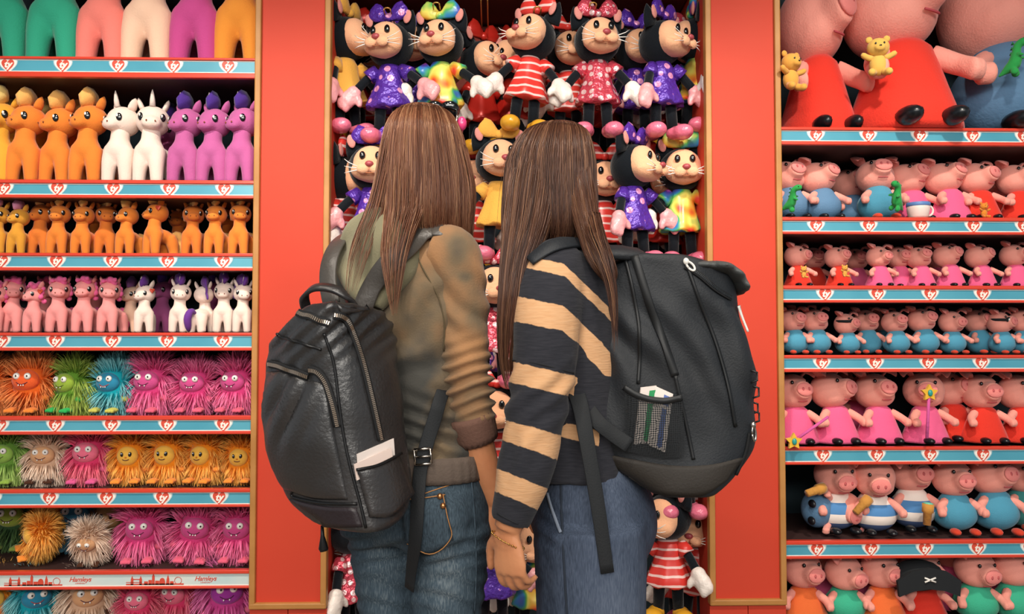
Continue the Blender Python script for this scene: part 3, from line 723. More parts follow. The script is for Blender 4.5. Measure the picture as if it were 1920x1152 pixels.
TED.place(putz(1647, 146, -0.035), -.25, .15, 'yellow teddy bear held by the middle giant pig', 'small tan teddy bears', {k: plush('teddy_yellow', '#e2b45a') for k in ('body', 'head', 'ear', 'arm', 'leg')})
TED.place(seat(1845, 408, .012), .2, .058, 'little orange teddy bear held by a pig on the second shelf', 'small tan teddy bears', {k: plush('teddy_orange', '#d98632') for k in ('body', 'head', 'ear', 'arm', 'leg')})
TED.place(putz(1507, 522, 0.01), .2, .045, 'tiny tan teddy on the third shelf, with the leftmost red dressed pig', 'small tan teddy bears')
TED.place(putz(1584, 520, 0.01), .2, .045, 'tiny tan teddy on the third shelf, with the second red dressed pig', 'small tan teddy bears')
def dino_proto():
    p = Proto('plush_dinosaur', 'toy'); G = plush('dino_green', '#2f9a4c')
    p.add('body', remesh(join(tube(spline([(0, .35, .03), (0, .18, .16), (0, 0, .3), (0, -.05, .55), (0, -.08, .75), (0, -.22, .84), (0, -.34, .8)], 16), [.02, .05, .08, .12, .15, .16, .15, .13, .11, .10, .10, .10, .11, .11, .10, .06], 10),
                          *[ell((sx*.12, -.02, .08), (.07, .1, .09)) for sx in (-1, 1)], *[tube([(sx*.12, -.1, .5), (sx*.17, -.22, .46)], [.05, .035], 8) for sx in (-1, 1)]), .025, 3), G)
    for i in range(5):
        z = .28+.13*i; p.add('spine_plate', xf(prism([(-.04, 0), (0, .09), (.04, 0)], .03, -.015), rotm(-.9, 0, PI/2), (0, .10-.02*i, z)), plush('dino_dark', '#1f7a40'))
    for sx in (-1, 1): p.add('eye', ell((sx*.08, -.24, .9), (.02, .02, .025), 8, 6), BLACKEYE)
    return p
DINO = dino_proto()
DINO.place(putz(1902, 142, -0.03), .9, .13, 'dark green plush dinosaur on the right giant pig', 'green plush dinosaurs')
DINO.place(putz(1484, 396, -0.01), 1.2, .095, 'green plush dinosaur held at the left end of the second shelf', 'green plush dinosaurs', ry=-.5)
DINO.place(putz(1677, 396, -0.01), -1.2, .105, 'green plush dinosaur beside the blue bodied pig on the second shelf', 'green plush dinosaurs', ry=.3)
def wand(px, py, px2, py2, label):
    a, b = U(px, py, -.03), U(px2, py2, -.03)
    t = thing('toy_wand', label, 'toy', tuple(a), group='toy wands held by pigs')
    obj('stick', tube([a*0, (b-a)*.5, b-a], [.005, .005, .005], 8), plush('wand_pink', '#d05a9a'), t)
    pts = [((.028 if k % 2 == 0 else .015)*math.sin(PI*k/5), (.028 if k % 2 == 0 else .015)*math.cos(PI*k/5)) for k in range(10)]
    s = obj('star', xf(prism(pts, .012, -.006), None, b-a), plush('wand_gold', '#e2b03c'), t, False)
    obj('gem', ell(b-a+np.array([0, -.008, 0]), (.008, .005, .011), 10, 8), M('gem_teal', '#2f9a90', .3), s)
wand(1738, 822, 1742, 737, 'pink wand with golden star upright on the fifth shelf')
wand(1553, 782, 1488, 828, 'pink wand with golden star tilted down at the fifth shelf edge')
cup = thing('toy_cup', 'white and blue toy cup among the pink pigs', 'cup', seat(1722, 408, .03))
lo = lambda rr, a, b: loft([np.stack([r*np.cos(np.arange(20)*2*PI/20), r*np.sin(np.arange(20)*2*PI/20), np.full(20, z)], 1) for z, r in rr])
obj('bowl', lo([(0, .028), (.006, .032), (.03, .036), (.048, .036), (.05, .03)], 0, 0), M('cup_white', '#e6d3cb', .5), cup)
obj('rim_band', lo([(.040, .0365), (.041, .0375), (.052, .0375), (.053, .036)], 0, 0), M('cup_blue', '#5a7fb8', .5), cup)
obj('handle', tube([(.034+.016*math.sin(a), 0, .026+.017*math.cos(a)) for a in np.linspace(0, PI, 9)], .004, 6), M('cup_white', '#e6d3cb', .5), cup)
# pirate hat, eye masks, torches
hat = thing('pirate_hat', 'black felt pirate hat with white crossbones on a base shelf pig', 'hat', putz(1722, 1090, .06))
FELT = M('felt_black', '#15191d', .9)
obj('crown', ell((0, 0, .02), (.085, .06, .05), 18, 10), FELT, hat)
obj('brim', prism([(-.10, -.03), (-.105, .02), (-.06, .05), (0, .062), (.06, .05), (.105, .02), (.10, -.03), (.05, -.012), (0, -.006), (-.05, -.012)], .012, -.07), FELT, hat, False)
for s in (-1, 1): obj('crossbone', tube([(-.018*s, -.073, .018), (0, -.073, .025), (.018*s, -.073, .032)], .003, 6), EYEWHITE, hat)
def eyemask(px, lip, hpx, yaw, label):
    x, y, z = seat(px, lip, .115); k = hpx/ppm(.075)
    t = thing('eye_mask', label, 'mask', (x, y+.03*k, z+.78*k), yaw*.6, 'black eye masks on pigs', k)
    obj('band', tube([(.275*math.cos(a), .262*math.sin(a), .0) for a in np.linspace(0, 2*PI, 26)], [(.03, .012)]*26, 8), FELT, t)
    for q in (-1, 1):
        obj('eye_patch', ell((q*.115, -.238, .0), (.075, .02, .06), 12, 8, rotm(0, 0, q*.45)), FELT, t)
        obj('eye_hole', ell((q*.115, -.256, .0), (.03, .012, .03), 10, 8, rotm(0, 0, q*.45)), EYEWHITE, t)
eyemask(1590, 666, 80, .85, 'black eye mask on a pig under the white side loop, fourth shelf')
eyemask(1880, 666, 84, .8, 'black eye mask on a pig at the right, fourth shelf')
def torch(px, py, ang, label):
    t = thing('toy_telescope', label, 'toy', putz(px, py, .045), 0, 'toy telescopes of the sailor pigs'); t.rotation_euler = (0, ang, .3)
    obj('tube', loft([np.stack([r*np.cos(np.arange(14)*2*PI/14), r*np.sin(np.arange(14)*2*PI/14), np.full(14, z)], 1) for z, r in ((0, .012), (.04, .014), (.042, .018), (.07, .019))]), plush('torch_tan', '#c98f45'), t)
    obj('lens', xf(ell((0, 0, .071), (.016, .016, .004), 14, 6), None), M('lens_mint', '#6fd0b4', .3), t)
torch(1513, 926, 1.35, 'tan toy telescope with mint lens at the left of the sailor pigs')
torch(1604, 962, .9, 'tan toy telescope with mint lens between two sailor pigs')
torch(1738, 985, .1, 'tan toy telescope held upright right of the sailor pigs')

# ---- hanging plush cats in dresses
CATFACE = plush('cat_face', '#eeb48d')
def banded(name, a, b_, freq):
    m, b, t = base_mat(name); tc = t.n('ShaderNodeTexCoord'); w = t.n('ShaderNodeTexWave', bands_direction='Z'); w.inputs['Scale'].default_value = freq
    w.inputs['Distortion'].default_value = 1.5
    t.l(tc.outputs['Object'], w.inputs['Vector']); rp = t.n('ShaderNodeMapRange'); rp.inputs[1].default_value = .80; rp.inputs[2].default_value = .86
    t.l(w.outputs['Fac'], rp.inputs[0]); mx = t.n('ShaderNodeMix', data_type='RGBA'); mx.inputs[6].default_value = lin(a); mx.inputs[7].default_value = lin(b_)
    t.l(rp.outputs[0], mx.inputs[0]); t.l(mx.outputs[2], b.inputs['Base Color']); b.inputs['Roughness'].default_value = .35
    return m
STRIPED = banded('dress_red_banded', '#d83a33', '#efc9c4', 4.5)
def cat_proto(turn, arms):
    p = Proto('plush_cat', 'toy'); hr = rotm(0, 0, turn)
    big = lambda m: ((np.asarray(m[0])-np.array((0, .02, -.31)))*1.26+np.array((0, .02, -.31)), m[1])
    h = p.add('head', big(ell((0, .03, -.17), (.155, .15, .15), 18, 12)), BLK)
    f = p.add('face', big(xf(remesh(join(ell((0, -.055, -.165), (.125, .095, .125)), ell((0, -.10, -.215), (.135, .085, .075)), ell((0, -.15, -.205), (.08, .06, .05))), .016, 5), hr)), CATFACE, h)
    for sx in (-1, 1):
        ear = tube(spline([(sx*.10, .03, -.08), (sx*.135, .03, .0), (sx*.155, .03, .055)], 6), [(.03, .075), (.03, .068), (.026, .055), (.022, .04), (.014, .022), (.003, .004)], 10, up0=(0, 1, 0))
        e0 = p.add('ear', big(xf(ear, hr)), BLK, h)
        p.add('inner_ear', big(xf(ell((sx*.137, -.018, -.005), (.028, .012, .045), 10, 8, rotm(0, sx*.25, 0)), hr)), plush('inner_ear', '#d98f86'), e0)
        e = p.add('eye', big(ell(hr @ np.array((sx*.050, -.146, -.125)), (.020, .014, .028), 10, 8, hr)), BLACKEYE, f)
        p.add('whisker_pad', big(ell(hr @ np.array((sx*.042, -.197, -.222)), (.043, .025, .034), 12, 8, hr)), CATFACE, f)
        for q in (-1, 0, 1): p.add('whisker', big(xf(tube([(sx*.07, -.205, -.222+q*.01), (sx*.13, -.20, -.215+q*.03), (sx*.16, -.185, -.205+q*.045)], [.0035, .003, .0015], 4), hr)), EYEWHITE, f)
    p.add('nose', big(ell(hr @ np.array((0, -.212, -.192)), (.028, .018, .019), 10, 8, hr)), M('cat_nose', '#a8484e', .4), f)
    p.add('mouth', big(xf(tube([(x, -.205+x*x*4, -.252+x*x*5) for x in np.linspace(-.06, .06, 7)], .005, 5), hr)), M('mouth_brown', '#a0603f', .8), f)
    bow = join(*[xf(remesh(join(tube(spline([(0, 0, 0), (sx*.06, 0, .03), (sx*.125, 0, .075)], 6), [(.025, .02), (.035, .024), (.05, .028), (.062, .03), (.066, .028), (.05, .015)], 12)), .014, 2), hr, (0, -.015, -.005)) for sx in (-1, 1)], ell((0, -.02, 0), (.032, .03, .03)))
    p.add('bow', big(bow), STRIPED)
    secs = []
    for z, rr in ((-.68, .19), (-.665, .195), (-.60, .168), (-.50, .128), (-.43, .112), (-.36, .105), (-.31, .075)):
        th = np.arange(28)*2*PI/28; k = max(0, min(1, (-.42-z)/.2)); w = 1+.06*k*np.cos(th*7)
        secs.append(np.stack([rr*w*np.cos(th), .82*rr*w*np.sin(th)+.02, z+.012*k*np.sin(th*7+1)], 1))
    p.add('dress', loft(secs), STRIPED)
    for sx, (ax, az, ay) in zip((-1, 1), arms):
        sh = np.array((sx*.10, .01, -.345)); el = np.array((sx*(.10+ax*.55), .01+ay*.5, -.345+az*.5)); ha = np.array((sx*(.10+ax), .01+ay, -.345+az))
        d = (ha-el)/np.linalg.norm(ha-el)
        p.add('sleeve', tube([sh, sh*.5+el*.5, sh*.2+el*.8], [.05, .062, .066], 12), STRIPED)
        a = p.add('arm', tube(spline([sh, el, ha], 8), .037, 10), BLK)
        q = np.cross(d, [0, 1, 0]); q /= np.linalg.norm(q)
        mit = join(ell(ha+d*.03, (.052, .045, .052)), ell(ha+d*.09, (.055, .045, .062)), ell(ha+d*.13+q*.02, (.03, .032, .045)), ell(ha+d*.135-q*.02, (.03, .032, .045)), tube([ha+d*.03, ha+d*.05-q*sx*.07, ha+d*.075-q*sx*.10], [.032, .027, .015], 8))
        mit = ((mit[0]-ha)*1.25+ha, mit[1])
        p.add('mitten', remesh(mit, .015, 3), MIT)
    for sx in (-1, 1):
        p.add('leg', tube([(sx*.07, .01, -.60), (sx*.075, .0, -.74), (sx*.08, -.01, -.88)], [.052, .047, .045], 12), BLK)
        p.add('shoe', remesh(join(ell((sx*.10, -.01, -.91), (.075, .085, .06)), ell((sx*.125, -.10, -.92), (.088, .105, .068))), .018, 4), M('shoe_pink', '#e0718c', .22, coat=.4, bump=(14, .35, .02)))
    p.add('hang_loop', tube([(.012*math.sin(a), .03, .0+.03*math.cos(a)+.06) for a in np.linspace(0, 2*PI, 12)], .003, 5), TAGW)
    return p
CAT = [cat_proto(R(-8), ((.17, -.17, -.03), (.20, -.15, -.09))), cat_proto(R(28), ((.10, -.22, -.10), (.17, -.17, -.03))), cat_proto(R(-45), ((.15, -.18, -.02), (.12, -.18, -.12))), cat_proto(R(12), ((.16, -.19, -.05), (.16, -.19, -.06)))]
SHP, SHY, SHW = M('shoe_pink', '#e0718c', .22, coat=.4, bump=(14, .35, .02)), M('shoe_yellow', '#dfa32c', .3, coat=.4), M('shoe_hot_pink', '#e0487f', .22, coat=.5)
MITP = M('mitten_pink', '#eba3a6', .3, coat=.3, bump=(20, .3, .02))
def dressed(d, mit, shoe, face=None):
    k = {'dress': d, 'sleeve': d, 'bow': d, 'mitten': mit, 'shoe': shoe}
    if face: k['face'] = k['whisker_pad'] = face
    return k
PUR = dotted('dress_dot_purple', '#55309e', '#e59ac8', 11, .28, .28, .2); RDW = STRIPED
FOIL = dotted('dress_foil_rose', '#cf4a5c', '#efc7c9', 15, .33, .22, .35); RB = rainbow('dress_rainbow')
YEL = plush('shirt_yellow', '#e3a94c'); RSK = M('dress_red_foil', '#b8281f', .3, metal=.2)
DC = {'purple': dressed(PUR, MITP, SHP), 'rainbow': dressed(RB, MIT, SHP), 'red': dressed(RDW, MIT, SHY), 'rose': dressed(FOIL, MIT, SHP), 'yellow': dressed(YEL, MITP, SHP), 'dark': dressed(RSK, MIT, SHY), 'hot': dressed(RDW, MIT, SHW)}
DW = {'purple': 'purple dotted dress and pink mittens', 'rainbow': 'rainbow dress', 'red': 'red banded dress and yellow shoes', 'rose': 'shiny rose dotted dress', 'yellow': 'yellow shirt', 'dark': 'dark red dress', 'hot': 'red banded dress and hot pink shoes'}
def cat(px, py, hpx, col, var, rz, label, Y=.06, ry=0, rx=0):
    sc = hpx/ppm(Y)
    CAT[var].place(tuple(U(px, py, Y)), rz, sc, label, 'plush cats hanging in the recess', DC[col], rx=rx, ry=ry)
T0 = 'black plush cat in '
cat(652, 44, 222, 'yellow', 1, .75, T0+'yellow shirt at the left pillar, top row', Y=.13)
cat(730, 54, 226, 'purple', 0, -.15, T0+'purple dress, left of the rainbow cat in the top row')
cat(826, 50, 224, 'rainbow', 0, -.1, T0+'rainbow dress with rainbow bow, top row')
cat(905, 88, 215, 'dark', 1, .25, T0+'dark red dress hanging deeper under the empty hook', Y=.22)
cat(1004, 40, 226, 'red', 2, .15, T0+'red banded dress with yellow shoes, tilted in the top row', ry=.12)
cat(1120, 46, 226, 'rose', 3, -.05, T0+'shiny rose dress, centre right of the top row')
cat(1243, 50, 224, 'purple', 1, .3, T0+'purple dress at the right end of the top row')
cat(1300, 46, 220, 'rainbow', 2, -.9, T0+'rainbow dress half hidden by the right pillar, top row', Y=.16)
cat(660, 60, 215, 'dark', 0, .2, T0+'dark red dress in the rear near the left pillar', Y=.26)
cat(775, 62, 215, 'purple', 3, -.2, T0+'purple dress in the rear between purple and rainbow cats', Y=.26)
cat(960, 85, 212, 'dark', 2, -.3, T0+'dark red dress in the rear left of the tilted cat', Y=.25)
cat(1065, 70, 212, 'red', 1, -.2, T0+'red banded dress in the rear left of the rose cat', Y=.24)
cat(1192, 66, 212, 'purple', 1, -.1, T0+'purple dress in the rear right of the rose cat', Y=.22)
cat(1290, 70, 212, 'rose', 0, .2, T0+'shiny rose dress in the rear near the right pillar', Y=.26)
cat(648, 306, 222, 'hot', 1, .9, T0+'red banded dress at the left pillar, second row', Y=.15)
cat(698, 284, 224, 'purple', 0, .2, T0+'purple dress half behind the left woman\'s hair, second row')
cat(935, 272, 226, 'yellow', 3, 0, T0+'yellow shirt between the two women\'s heads, second row')
cat(1190, 282, 224, 'purple', 1, .35, T0+'purple dress right of the right woman\'s hair, second row')
cat(1278, 290, 218, 'rainbow', 0, .05, T0+'rainbow dress by the right pillar, second row', Y=.12)
cat(660, 312, 214, 'rose', 1, -.2, T0+'shiny rose dress in the rear of the second row at left', Y=.25)
cat(888, 310, 216, 'red', 0, .1, T0+'red banded dress in the rear between the women', Y=.24)
cat(1132, 312, 214, 'red', 0, .2, T0+'red banded dress, rear, right of the right woman\'s hair', Y=.24)
cat(1240, 312, 214, 'dark', 3, .1, T0+'dark red dress, rear, between purple and rainbow cats, second row', Y=.24)
cat(925, 508, 224, 'rose', 3, 0, T0+'shiny rose dress between the women, third row')
cat(1262, 530, 224, 'hot', 0, -.3, T0+'red banded dress behind the black backpack, third row', Y=.13)
cat(668, 520, 222, 'purple', 1, .6, T0+'purple dress behind the left woman\'s shoulder, third row', Y=.12)
cat(932, 738, 224, 'hot', 0, 0, T0+'red banded dress between the women, fourth row')
cat(1275, 752, 220, 'purple', 0, 0, T0+'purple dress low behind the black backpack, fourth row')
cat(662, 966, 224, 'rose', 1, .7, T0+'shiny rose dress low beside the left pillar', Y=.12)
cat(925, 960, 224, 'purple', 0, .2, T0+'purple dress low between the women\'s legs')
cat(1000, 985, 216, 'rainbow', 3, -.1, T0+'rainbow dress low behind the bare hand', Y=.2)
cat(1252, 940, 226, 'red', 2, -.2, T0+'red banded dress low, left one under the black backpack')
cat(1302, 956, 220, 'hot', 1, -.9, T0+'red banded dress low, right one by the right pillar', Y=.17)
cat(625, 975, 214, 'dark', 0, 0, T0+'dark red dress low in the rear by the left pillar', Y=.25)

REAR = [(690, 330, 'dark'), (735, 335, 'red'), (990, 330, 'rainbow'), (1085, 330, 'purple'), (1180, 330, 'hot'), (1290, 332, 'dark'), (640, 560, 'dark'), (700, 560, 'red'), (875, 560, 'dark'), (905, 566, 'purple'), (960, 560, 'red'), (1290, 565, 'dark'), (1225, 560, 'purple'),
        (895, 780, 'rose'), (955, 785, 'dark'), (640, 790, 'dark'), (1290, 785, 'red'), (900, 985, 'dark'), (960, 990, 'red'), (680, 985, 'purple'), (1275, 985, 'dark'), (850, 330, 'dark'), (820, 110, 'red'), (1130, 115, 'dark'), (1240, 110, 'dark'), (700, 100, 'red')]
RW = {'dark': 'dark red', 'red': 'banded red', 'rainbow': 'rainbow', 'purple': 'purple dotted', 'hot': 'pink shod red', 'rose': 'shiny rose'}
REAR.sort(key=lambda q: (round(q[1]/220), q[0])); rows = {}
for q in REAR: rows.setdefault(round(q[1]/220), []).append(q)
for k, L in sorted(rows.items()):
    for i, (px, py, c) in enumerate(L):
        cat(px, py, 190, c, (i+k) % 4, random.uniform(-.5, .5), f'black plush cat in {RW[c]} dress, deepest rank, {ORD[i+1]} from left, {["first", "second", "third", "fourth", "fifth"][k-(0 if 0 in rows else 1)] if k < 6 else "last"} row', Y=.36)
# ---- hooks
BRASS = M('hook_brass', '#b98a4a', .35, metal=.7)
def hook(px, py, label, L=.44):
    a = U(px, py, .012); w = .011
    t = thing('display_hook', label, 'hook', tuple(a), group='brass hooks under the soffit')
    obj('wire', tube(spline([(-w, L, -.004), (-w, .1, 0), (-w, .006, 0), (-w*.8, -.002, .006), (0, -.004, .008), (w*.8, -.002, .006), (w, .006, 0), (w, .1, 0), (w, L, -.004)], 40), .0026, 6), BRASS, t)
    obj('mounting_plate', box((0, L, -.004), (.06, .008, .03), .002), BRASS, t, False)
for px, py, s in ((726, 20, 'above the left purple cat'), (818, 10, 'above the rainbow cat'), (908, 2, 'empty, long, in the middle'), (1008, 18, 'above the tilted red banded cat'), (1112, 10, 'above the rose cat'), (1232, 14, 'above the right purple cat')):
    hook(px, py, 'brass wire hook '+s)

# ================================================================== PEOPLE
SKIN = M('skin', '#d08e63', .5, sheen=.1, bump=(120, .06), var=(14, '#c9835a'))
def sec(c, a, b, fw, n=32, p=2.3):
    "horizontal body section: half width a across, half depth b along the facing direction fw"
    fw = np.array((fw[0], fw[1], 0.0)); rt = np.array((fw[1], -fw[0], 0.0))
    th = np.arange(n)*2*PI/n; cs, sn = np.cos(th), np.sin(th)
    q = (np.abs(cs)**p+np.abs(sn)**p)**(-1/p)
    return np.asarray(c)+np.outer(a*cs*q, rt)+np.outer(b*sn*q, fw)
def torso(rows, Y0, fw, n=32):
    out = []
    for px, py, a, b, dy in spline(np.array(rows, float), 26): out.append(sec(U(px, py, Y0+dy), a, b, fw, n))
    return loft(out)
def limb(pts, rads, n=16, k=18):
    P = spline(pts, k); r = spline(np.array(rads, float)[:, None], k)[:, 0]
    return tube(P, list(r), n)
def hand(w, d, nb, th, size=1.0, curl=(.5, .5, .5, .5), spread=.0, thumb_open=.9):
    "w wrist, d towards the knuckles, nb normal of the back of the hand, th thumb side"
    d, nb, th = [np.asarray(v, float)/np.linalg.norm(v) for v in (d, nb, th)]; s = size
    ms = []
    P = [w-d*.02*s, w+d*.01*s, w+d*.04*s, w+d*.07*s, w+d*.092*s]
    secs = []
    for p, (ra, rb) in zip(P, ((.024, .019), (.026, .017), (.036, .015), (.041, .0135), (.038, .011))):
        a = np.arange(14)*2*PI/14; secs.append(p+np.outer(np.cos(a)*ra*s, th)+np.outer(np.sin(a)*rb*s, nb))
    ms.append(loft(secs))
    for i, (o, L, r) in enumerate(((.029, .070, .0088), (.0095, .079, .009), (-.0105, .073, .0086), (-.029, .058, .0076))):
        q = w+d*(.084-.006*(i == 3)-.003*(i == 0))*s+th*o*s; dd = d+th*spread*(1.5-i)*.12; pts = [q-d*.02*s, q]; c = curl[i]
        ax = np.cross(dd, nb)
        for j, f in enumerate((.45, .30, .25)):
            ang = c*(.6, 1.0, .7)[j]; dn = dd*math.cos(ang)-nb*math.sin(ang)
            nb2 = nb*math.cos(ang)+dd*math.sin(ang); dd, nb_ = dn/np.linalg.norm(dn), nb2
            q = q+dd*L*f*s; pts.append(q); nb_k = nb_
            if j < 2: nb = nb_k
        nb = np.cross(th, d); nb /= np.linalg.norm(nb)
        if np.dot(nb, -np.cross(d, th)) < 0: nb = -nb
        ms.append(tube(spline(pts, 12), [r*s*(1.08-.3*(k/11)**2) for k in range(12)], 10))
        ms.append(ell(pts[-1], r*s*.74, 10, 8))
    t0 = w+d*.018*s+th*.022*s; t1 = t0+(d*.55+th*thumb_open-nb*.25)*.036*s; t2 = t1+(d*.8+th*.45*thumb_open-nb*.2)*.032*s; t3 = t2+(d*.95+th*.15-nb*.12)*.024*s
    ms.append(tube(spline([t0-d*.01*s, t0, t1, t2, t3], 12), [s*(.0155-.0065*(k/11)) for k in range(12)], 10)); ms.append(ell(t3, .0088*s, 10, 8))
    return join(*ms)
def head_mesh(c, fw, s=1.0):
    f = np.array((fw[0], fw[1], 0.0)); f /= np.linalg.norm(f); r = np.array((f[1], -f[0], 0.0)); u = np.array((0, 0, 1.0))
    B = np.stack([r, f, u], 1)
    E = lambda p, rad, **k: ell(np.asarray(c)+B @ (np.array(p)*s), np.array(rad)*s, rot=B, **k)
    ms = [E((0, -.012, .025), (.076, .094, .092), seg=20, rings=14), E((0, .035, -.035), (.058, .058, .078)), E((0, .055, -.075), (.034, .036, .030)),
          E((0, .098, -.018), (.013, .020, .014)), E((0, .090, .005), (.009, .014, .03)), E((0, .086, -.052), (.022, .012, .008)), E((0, .083, -.063), (.019, .012, .008))]
    for q in (-1, 1): ms += [E((q*.076, -.005, -.012), (.010, .018, .030)), E((q*.036, .068, -.02), (.026, .022, .022))]
    return join(*ms), B
def add_face(root, c, B, s, off):
    for q in (-1, 1):
        e = obj('eye', ell(c+B @ (np.array((q*.031, .079, .008))*s), np.array((.013, .011, .011))*s, 12, 8, B), EYEWHITE, root, off=off)
        obj('iris', ell(c+B @ (np.array((q*.031, .0885, .008))*s), np.array((.006, .003, .006))*s, 10, 6, B), M('iris_brown', '#3a2416', .2), e, off=np.zeros(3)+off)
        obj('eyebrow', tube([c+B @ (np.array((q*x, .088-abs(x-.03)*.35, .03-abs(x-.033)*.2))*s) for x in (.014, .024, .034, .046)], [.002, .003, .003, .0015], 6), M('brow', '#4a3022', .8), root, off=off)
    obj('lips', tube([c+B @ (np.array((x, .099-abs(x)*.6, -.057-abs(x)*.08))*s) for x in (-.022, -.012, 0, .012, .022)], [.002, .005, .0055, .005, .002], 8), M('lip', '#b5605a', .4), root, off=off)
def displaced(m, fn):
    N = normals(m); return m[0]+N*fn(m[0])[:, None], m[1]
def attr(me, name, vals):
    a = me.attributes.new(name, 'FLOAT', 'POINT'); a.data.foreach_set('value', np.asarray(vals, np.float32))
def project(V):
    "picture coordinates of points, used to lay woven stripes along the cloth"
    d = V-CAM; z = d @ FWD
    return 960+FPX*(d @ RGT)/z, 576-FPX*(d @ UPV)/z
def surf(bv, px, py, off=0.0, Yfall=None):
    "point and normal of the surface where the sight line of a pixel meets it"
    r = Vector(ray(px, py)); h = bv.ray_cast(Vector(CAM), r)
    if h[0] is None:
        h = bv.find_nearest(Vector(U(px, py, Yfall if Yfall is not None else -.95)))
    n = h[1]
    if n.dot(r) > 0: n = -n
    return np.array(h[0])+np.array(n)*off, np.array(n)
def surf_path(bv, pts, n, off, Yfall=None, sm=3):
    S = spline(np.array(pts, float), n); P, N = zip(*[surf(bv, a, b, off, Yfall) for a, b in S]); P, N = np.array(P), np.array(N)
    for _ in range(sm):
        P[1:-1] = (P[:-2]+2*P[1:-1]+P[2:])/4; N[1:-1] = (N[:-2]+2*N[1:-1]+N[2:])/4
    N /= np.linalg.norm(N, axis=1)[:, None]
    return P, N
def patch(bv, top, bot, nu, nv, off, bulge=0.0, thick=.005, Yfall=None, top_extra=0.0):
    "a shell lying on a surface between two picture-space curves"
    T = spline(np.array(top, float), nu); B = spline(np.array(bot, float), nu); P = np.zeros((nv, nu, 3)); N = np.zeros((nv, nu, 3))
    for j in range(nv):
        f = j/(nv-1)
        for i in range(nu):
            a, b = T[i]*(1-f)+B[i]*f; P[j, i], N[j, i] = surf(bv, a, b, 0, Yfall)
    for A_ in (P, N):
        for _ in range(2):
            A_[1:-1, 1:-1] = (A_[:-2, 1:-1]+A_[2:, 1:-1]+A_[1:-1, :-2]+A_[1:-1, 2:]+4*A_[1:-1, 1:-1])/8
    N /= np.linalg.norm(N, axis=2)[:, :, None]
    f = np.linspace(0, 1, nv)[:, None]; g = np.linspace(0, 1, nu)[None, :]
    o = off+bulge*(np.sin(PI*f)**.5)*(np.sin(PI*g)**.5)+top_extra*(1-f)*np.sin(PI*g)
    F1 = P+N*o[:, :, None]; F0 = P-N*thick; V = np.vstack([F1.reshape(-1, 3), F0.reshape(-1, 3)]); k = nu*nv; F = []
    for j in range(nv-1):
        for i in range(nu-1):
            a = j*nu+i; F.append((a, a+nu, a+nu+1, a+1)); F.append((k+a, k+a+1, k+a+nu+1, k+a+nu))
    ring = [i for i in range(nu)]+[j*nu+nu-1 for j in range(1, nv)]+[(nv-1)*nu+i for i in range(nu-2, -1, -1)]+[j*nu for j in range(nv-2, 0, -1)]
    for q in range(len(ring)):
        a, b = ring[q], ring[(q+1) % len(ring)]; F.append((a, b, k+b, k+a))
    return V, F
def zipper(bv, pts, n, root, parent_off, metal, tape, width=.008, off=.004, Yfall=None, pull=None):
    P, N = surf_path(bv, pts, n, off, Yfall)
    t = obj('zipper', ribbon(P, N, width*2.0, .003), tape, root, off=parent_off)
    L = np.concatenate([[0], np.cumsum(np.linalg.norm(np.diff(P, axis=0), axis=1))]); m = int(L[-1]/.0034); ms = []
    for i in range(m):
        s = (i+.5)*L[-1]/m; p = np.array([np.interp(s, L, P[:, k]) for k in range(3)]); nn = np.array([np.interp(s, L, N[:, k]) for k in range(3)])
        q = np.array([np.interp(min(s+.002, L[-1]), L, P[:, k])-np.interp(max(0, s-.002), L, P[:, k]) for k in range(3)]); q /= np.linalg.norm(q)+1e-9
        sd = np.cross(q, nn); sd /= np.linalg.norm(sd)+1e-9; Bm = np.stack([sd, q, np.cross(sd, q)], 1)
        ms.append(xf(box((0, 0, 0), (width*.9, .0021, .0022)), Bm, p+nn*.0018))
    z = obj('zipper_teeth', join(*ms), metal, t, False, off=parent_off); z['kind'] = 'stuff'
    return t, P, N
def hair_mat(name, dark, mid, light):
    m, b, t = base_mat(name); at = t.n('ShaderNodeAttribute', attribute_name='tip'); cr = t.n('ShaderNodeValToRGB'); r = cr.color_ramp
    r.elements[0].position = 0; r.elements[0].color = lin(dark); r.elements[1].position = 1; r.elements[1].color = lin(light); e = r.elements.new(.55); e.color = lin(mid)
    t.l(at.outputs['Fac'], cr.inputs[0]); t.l(cr.outputs[0], b.inputs['Base Color']); b.inputs['Roughness'].default_value = .36; b.inputs['Specular IOR Level'].default_value = .5
    return m
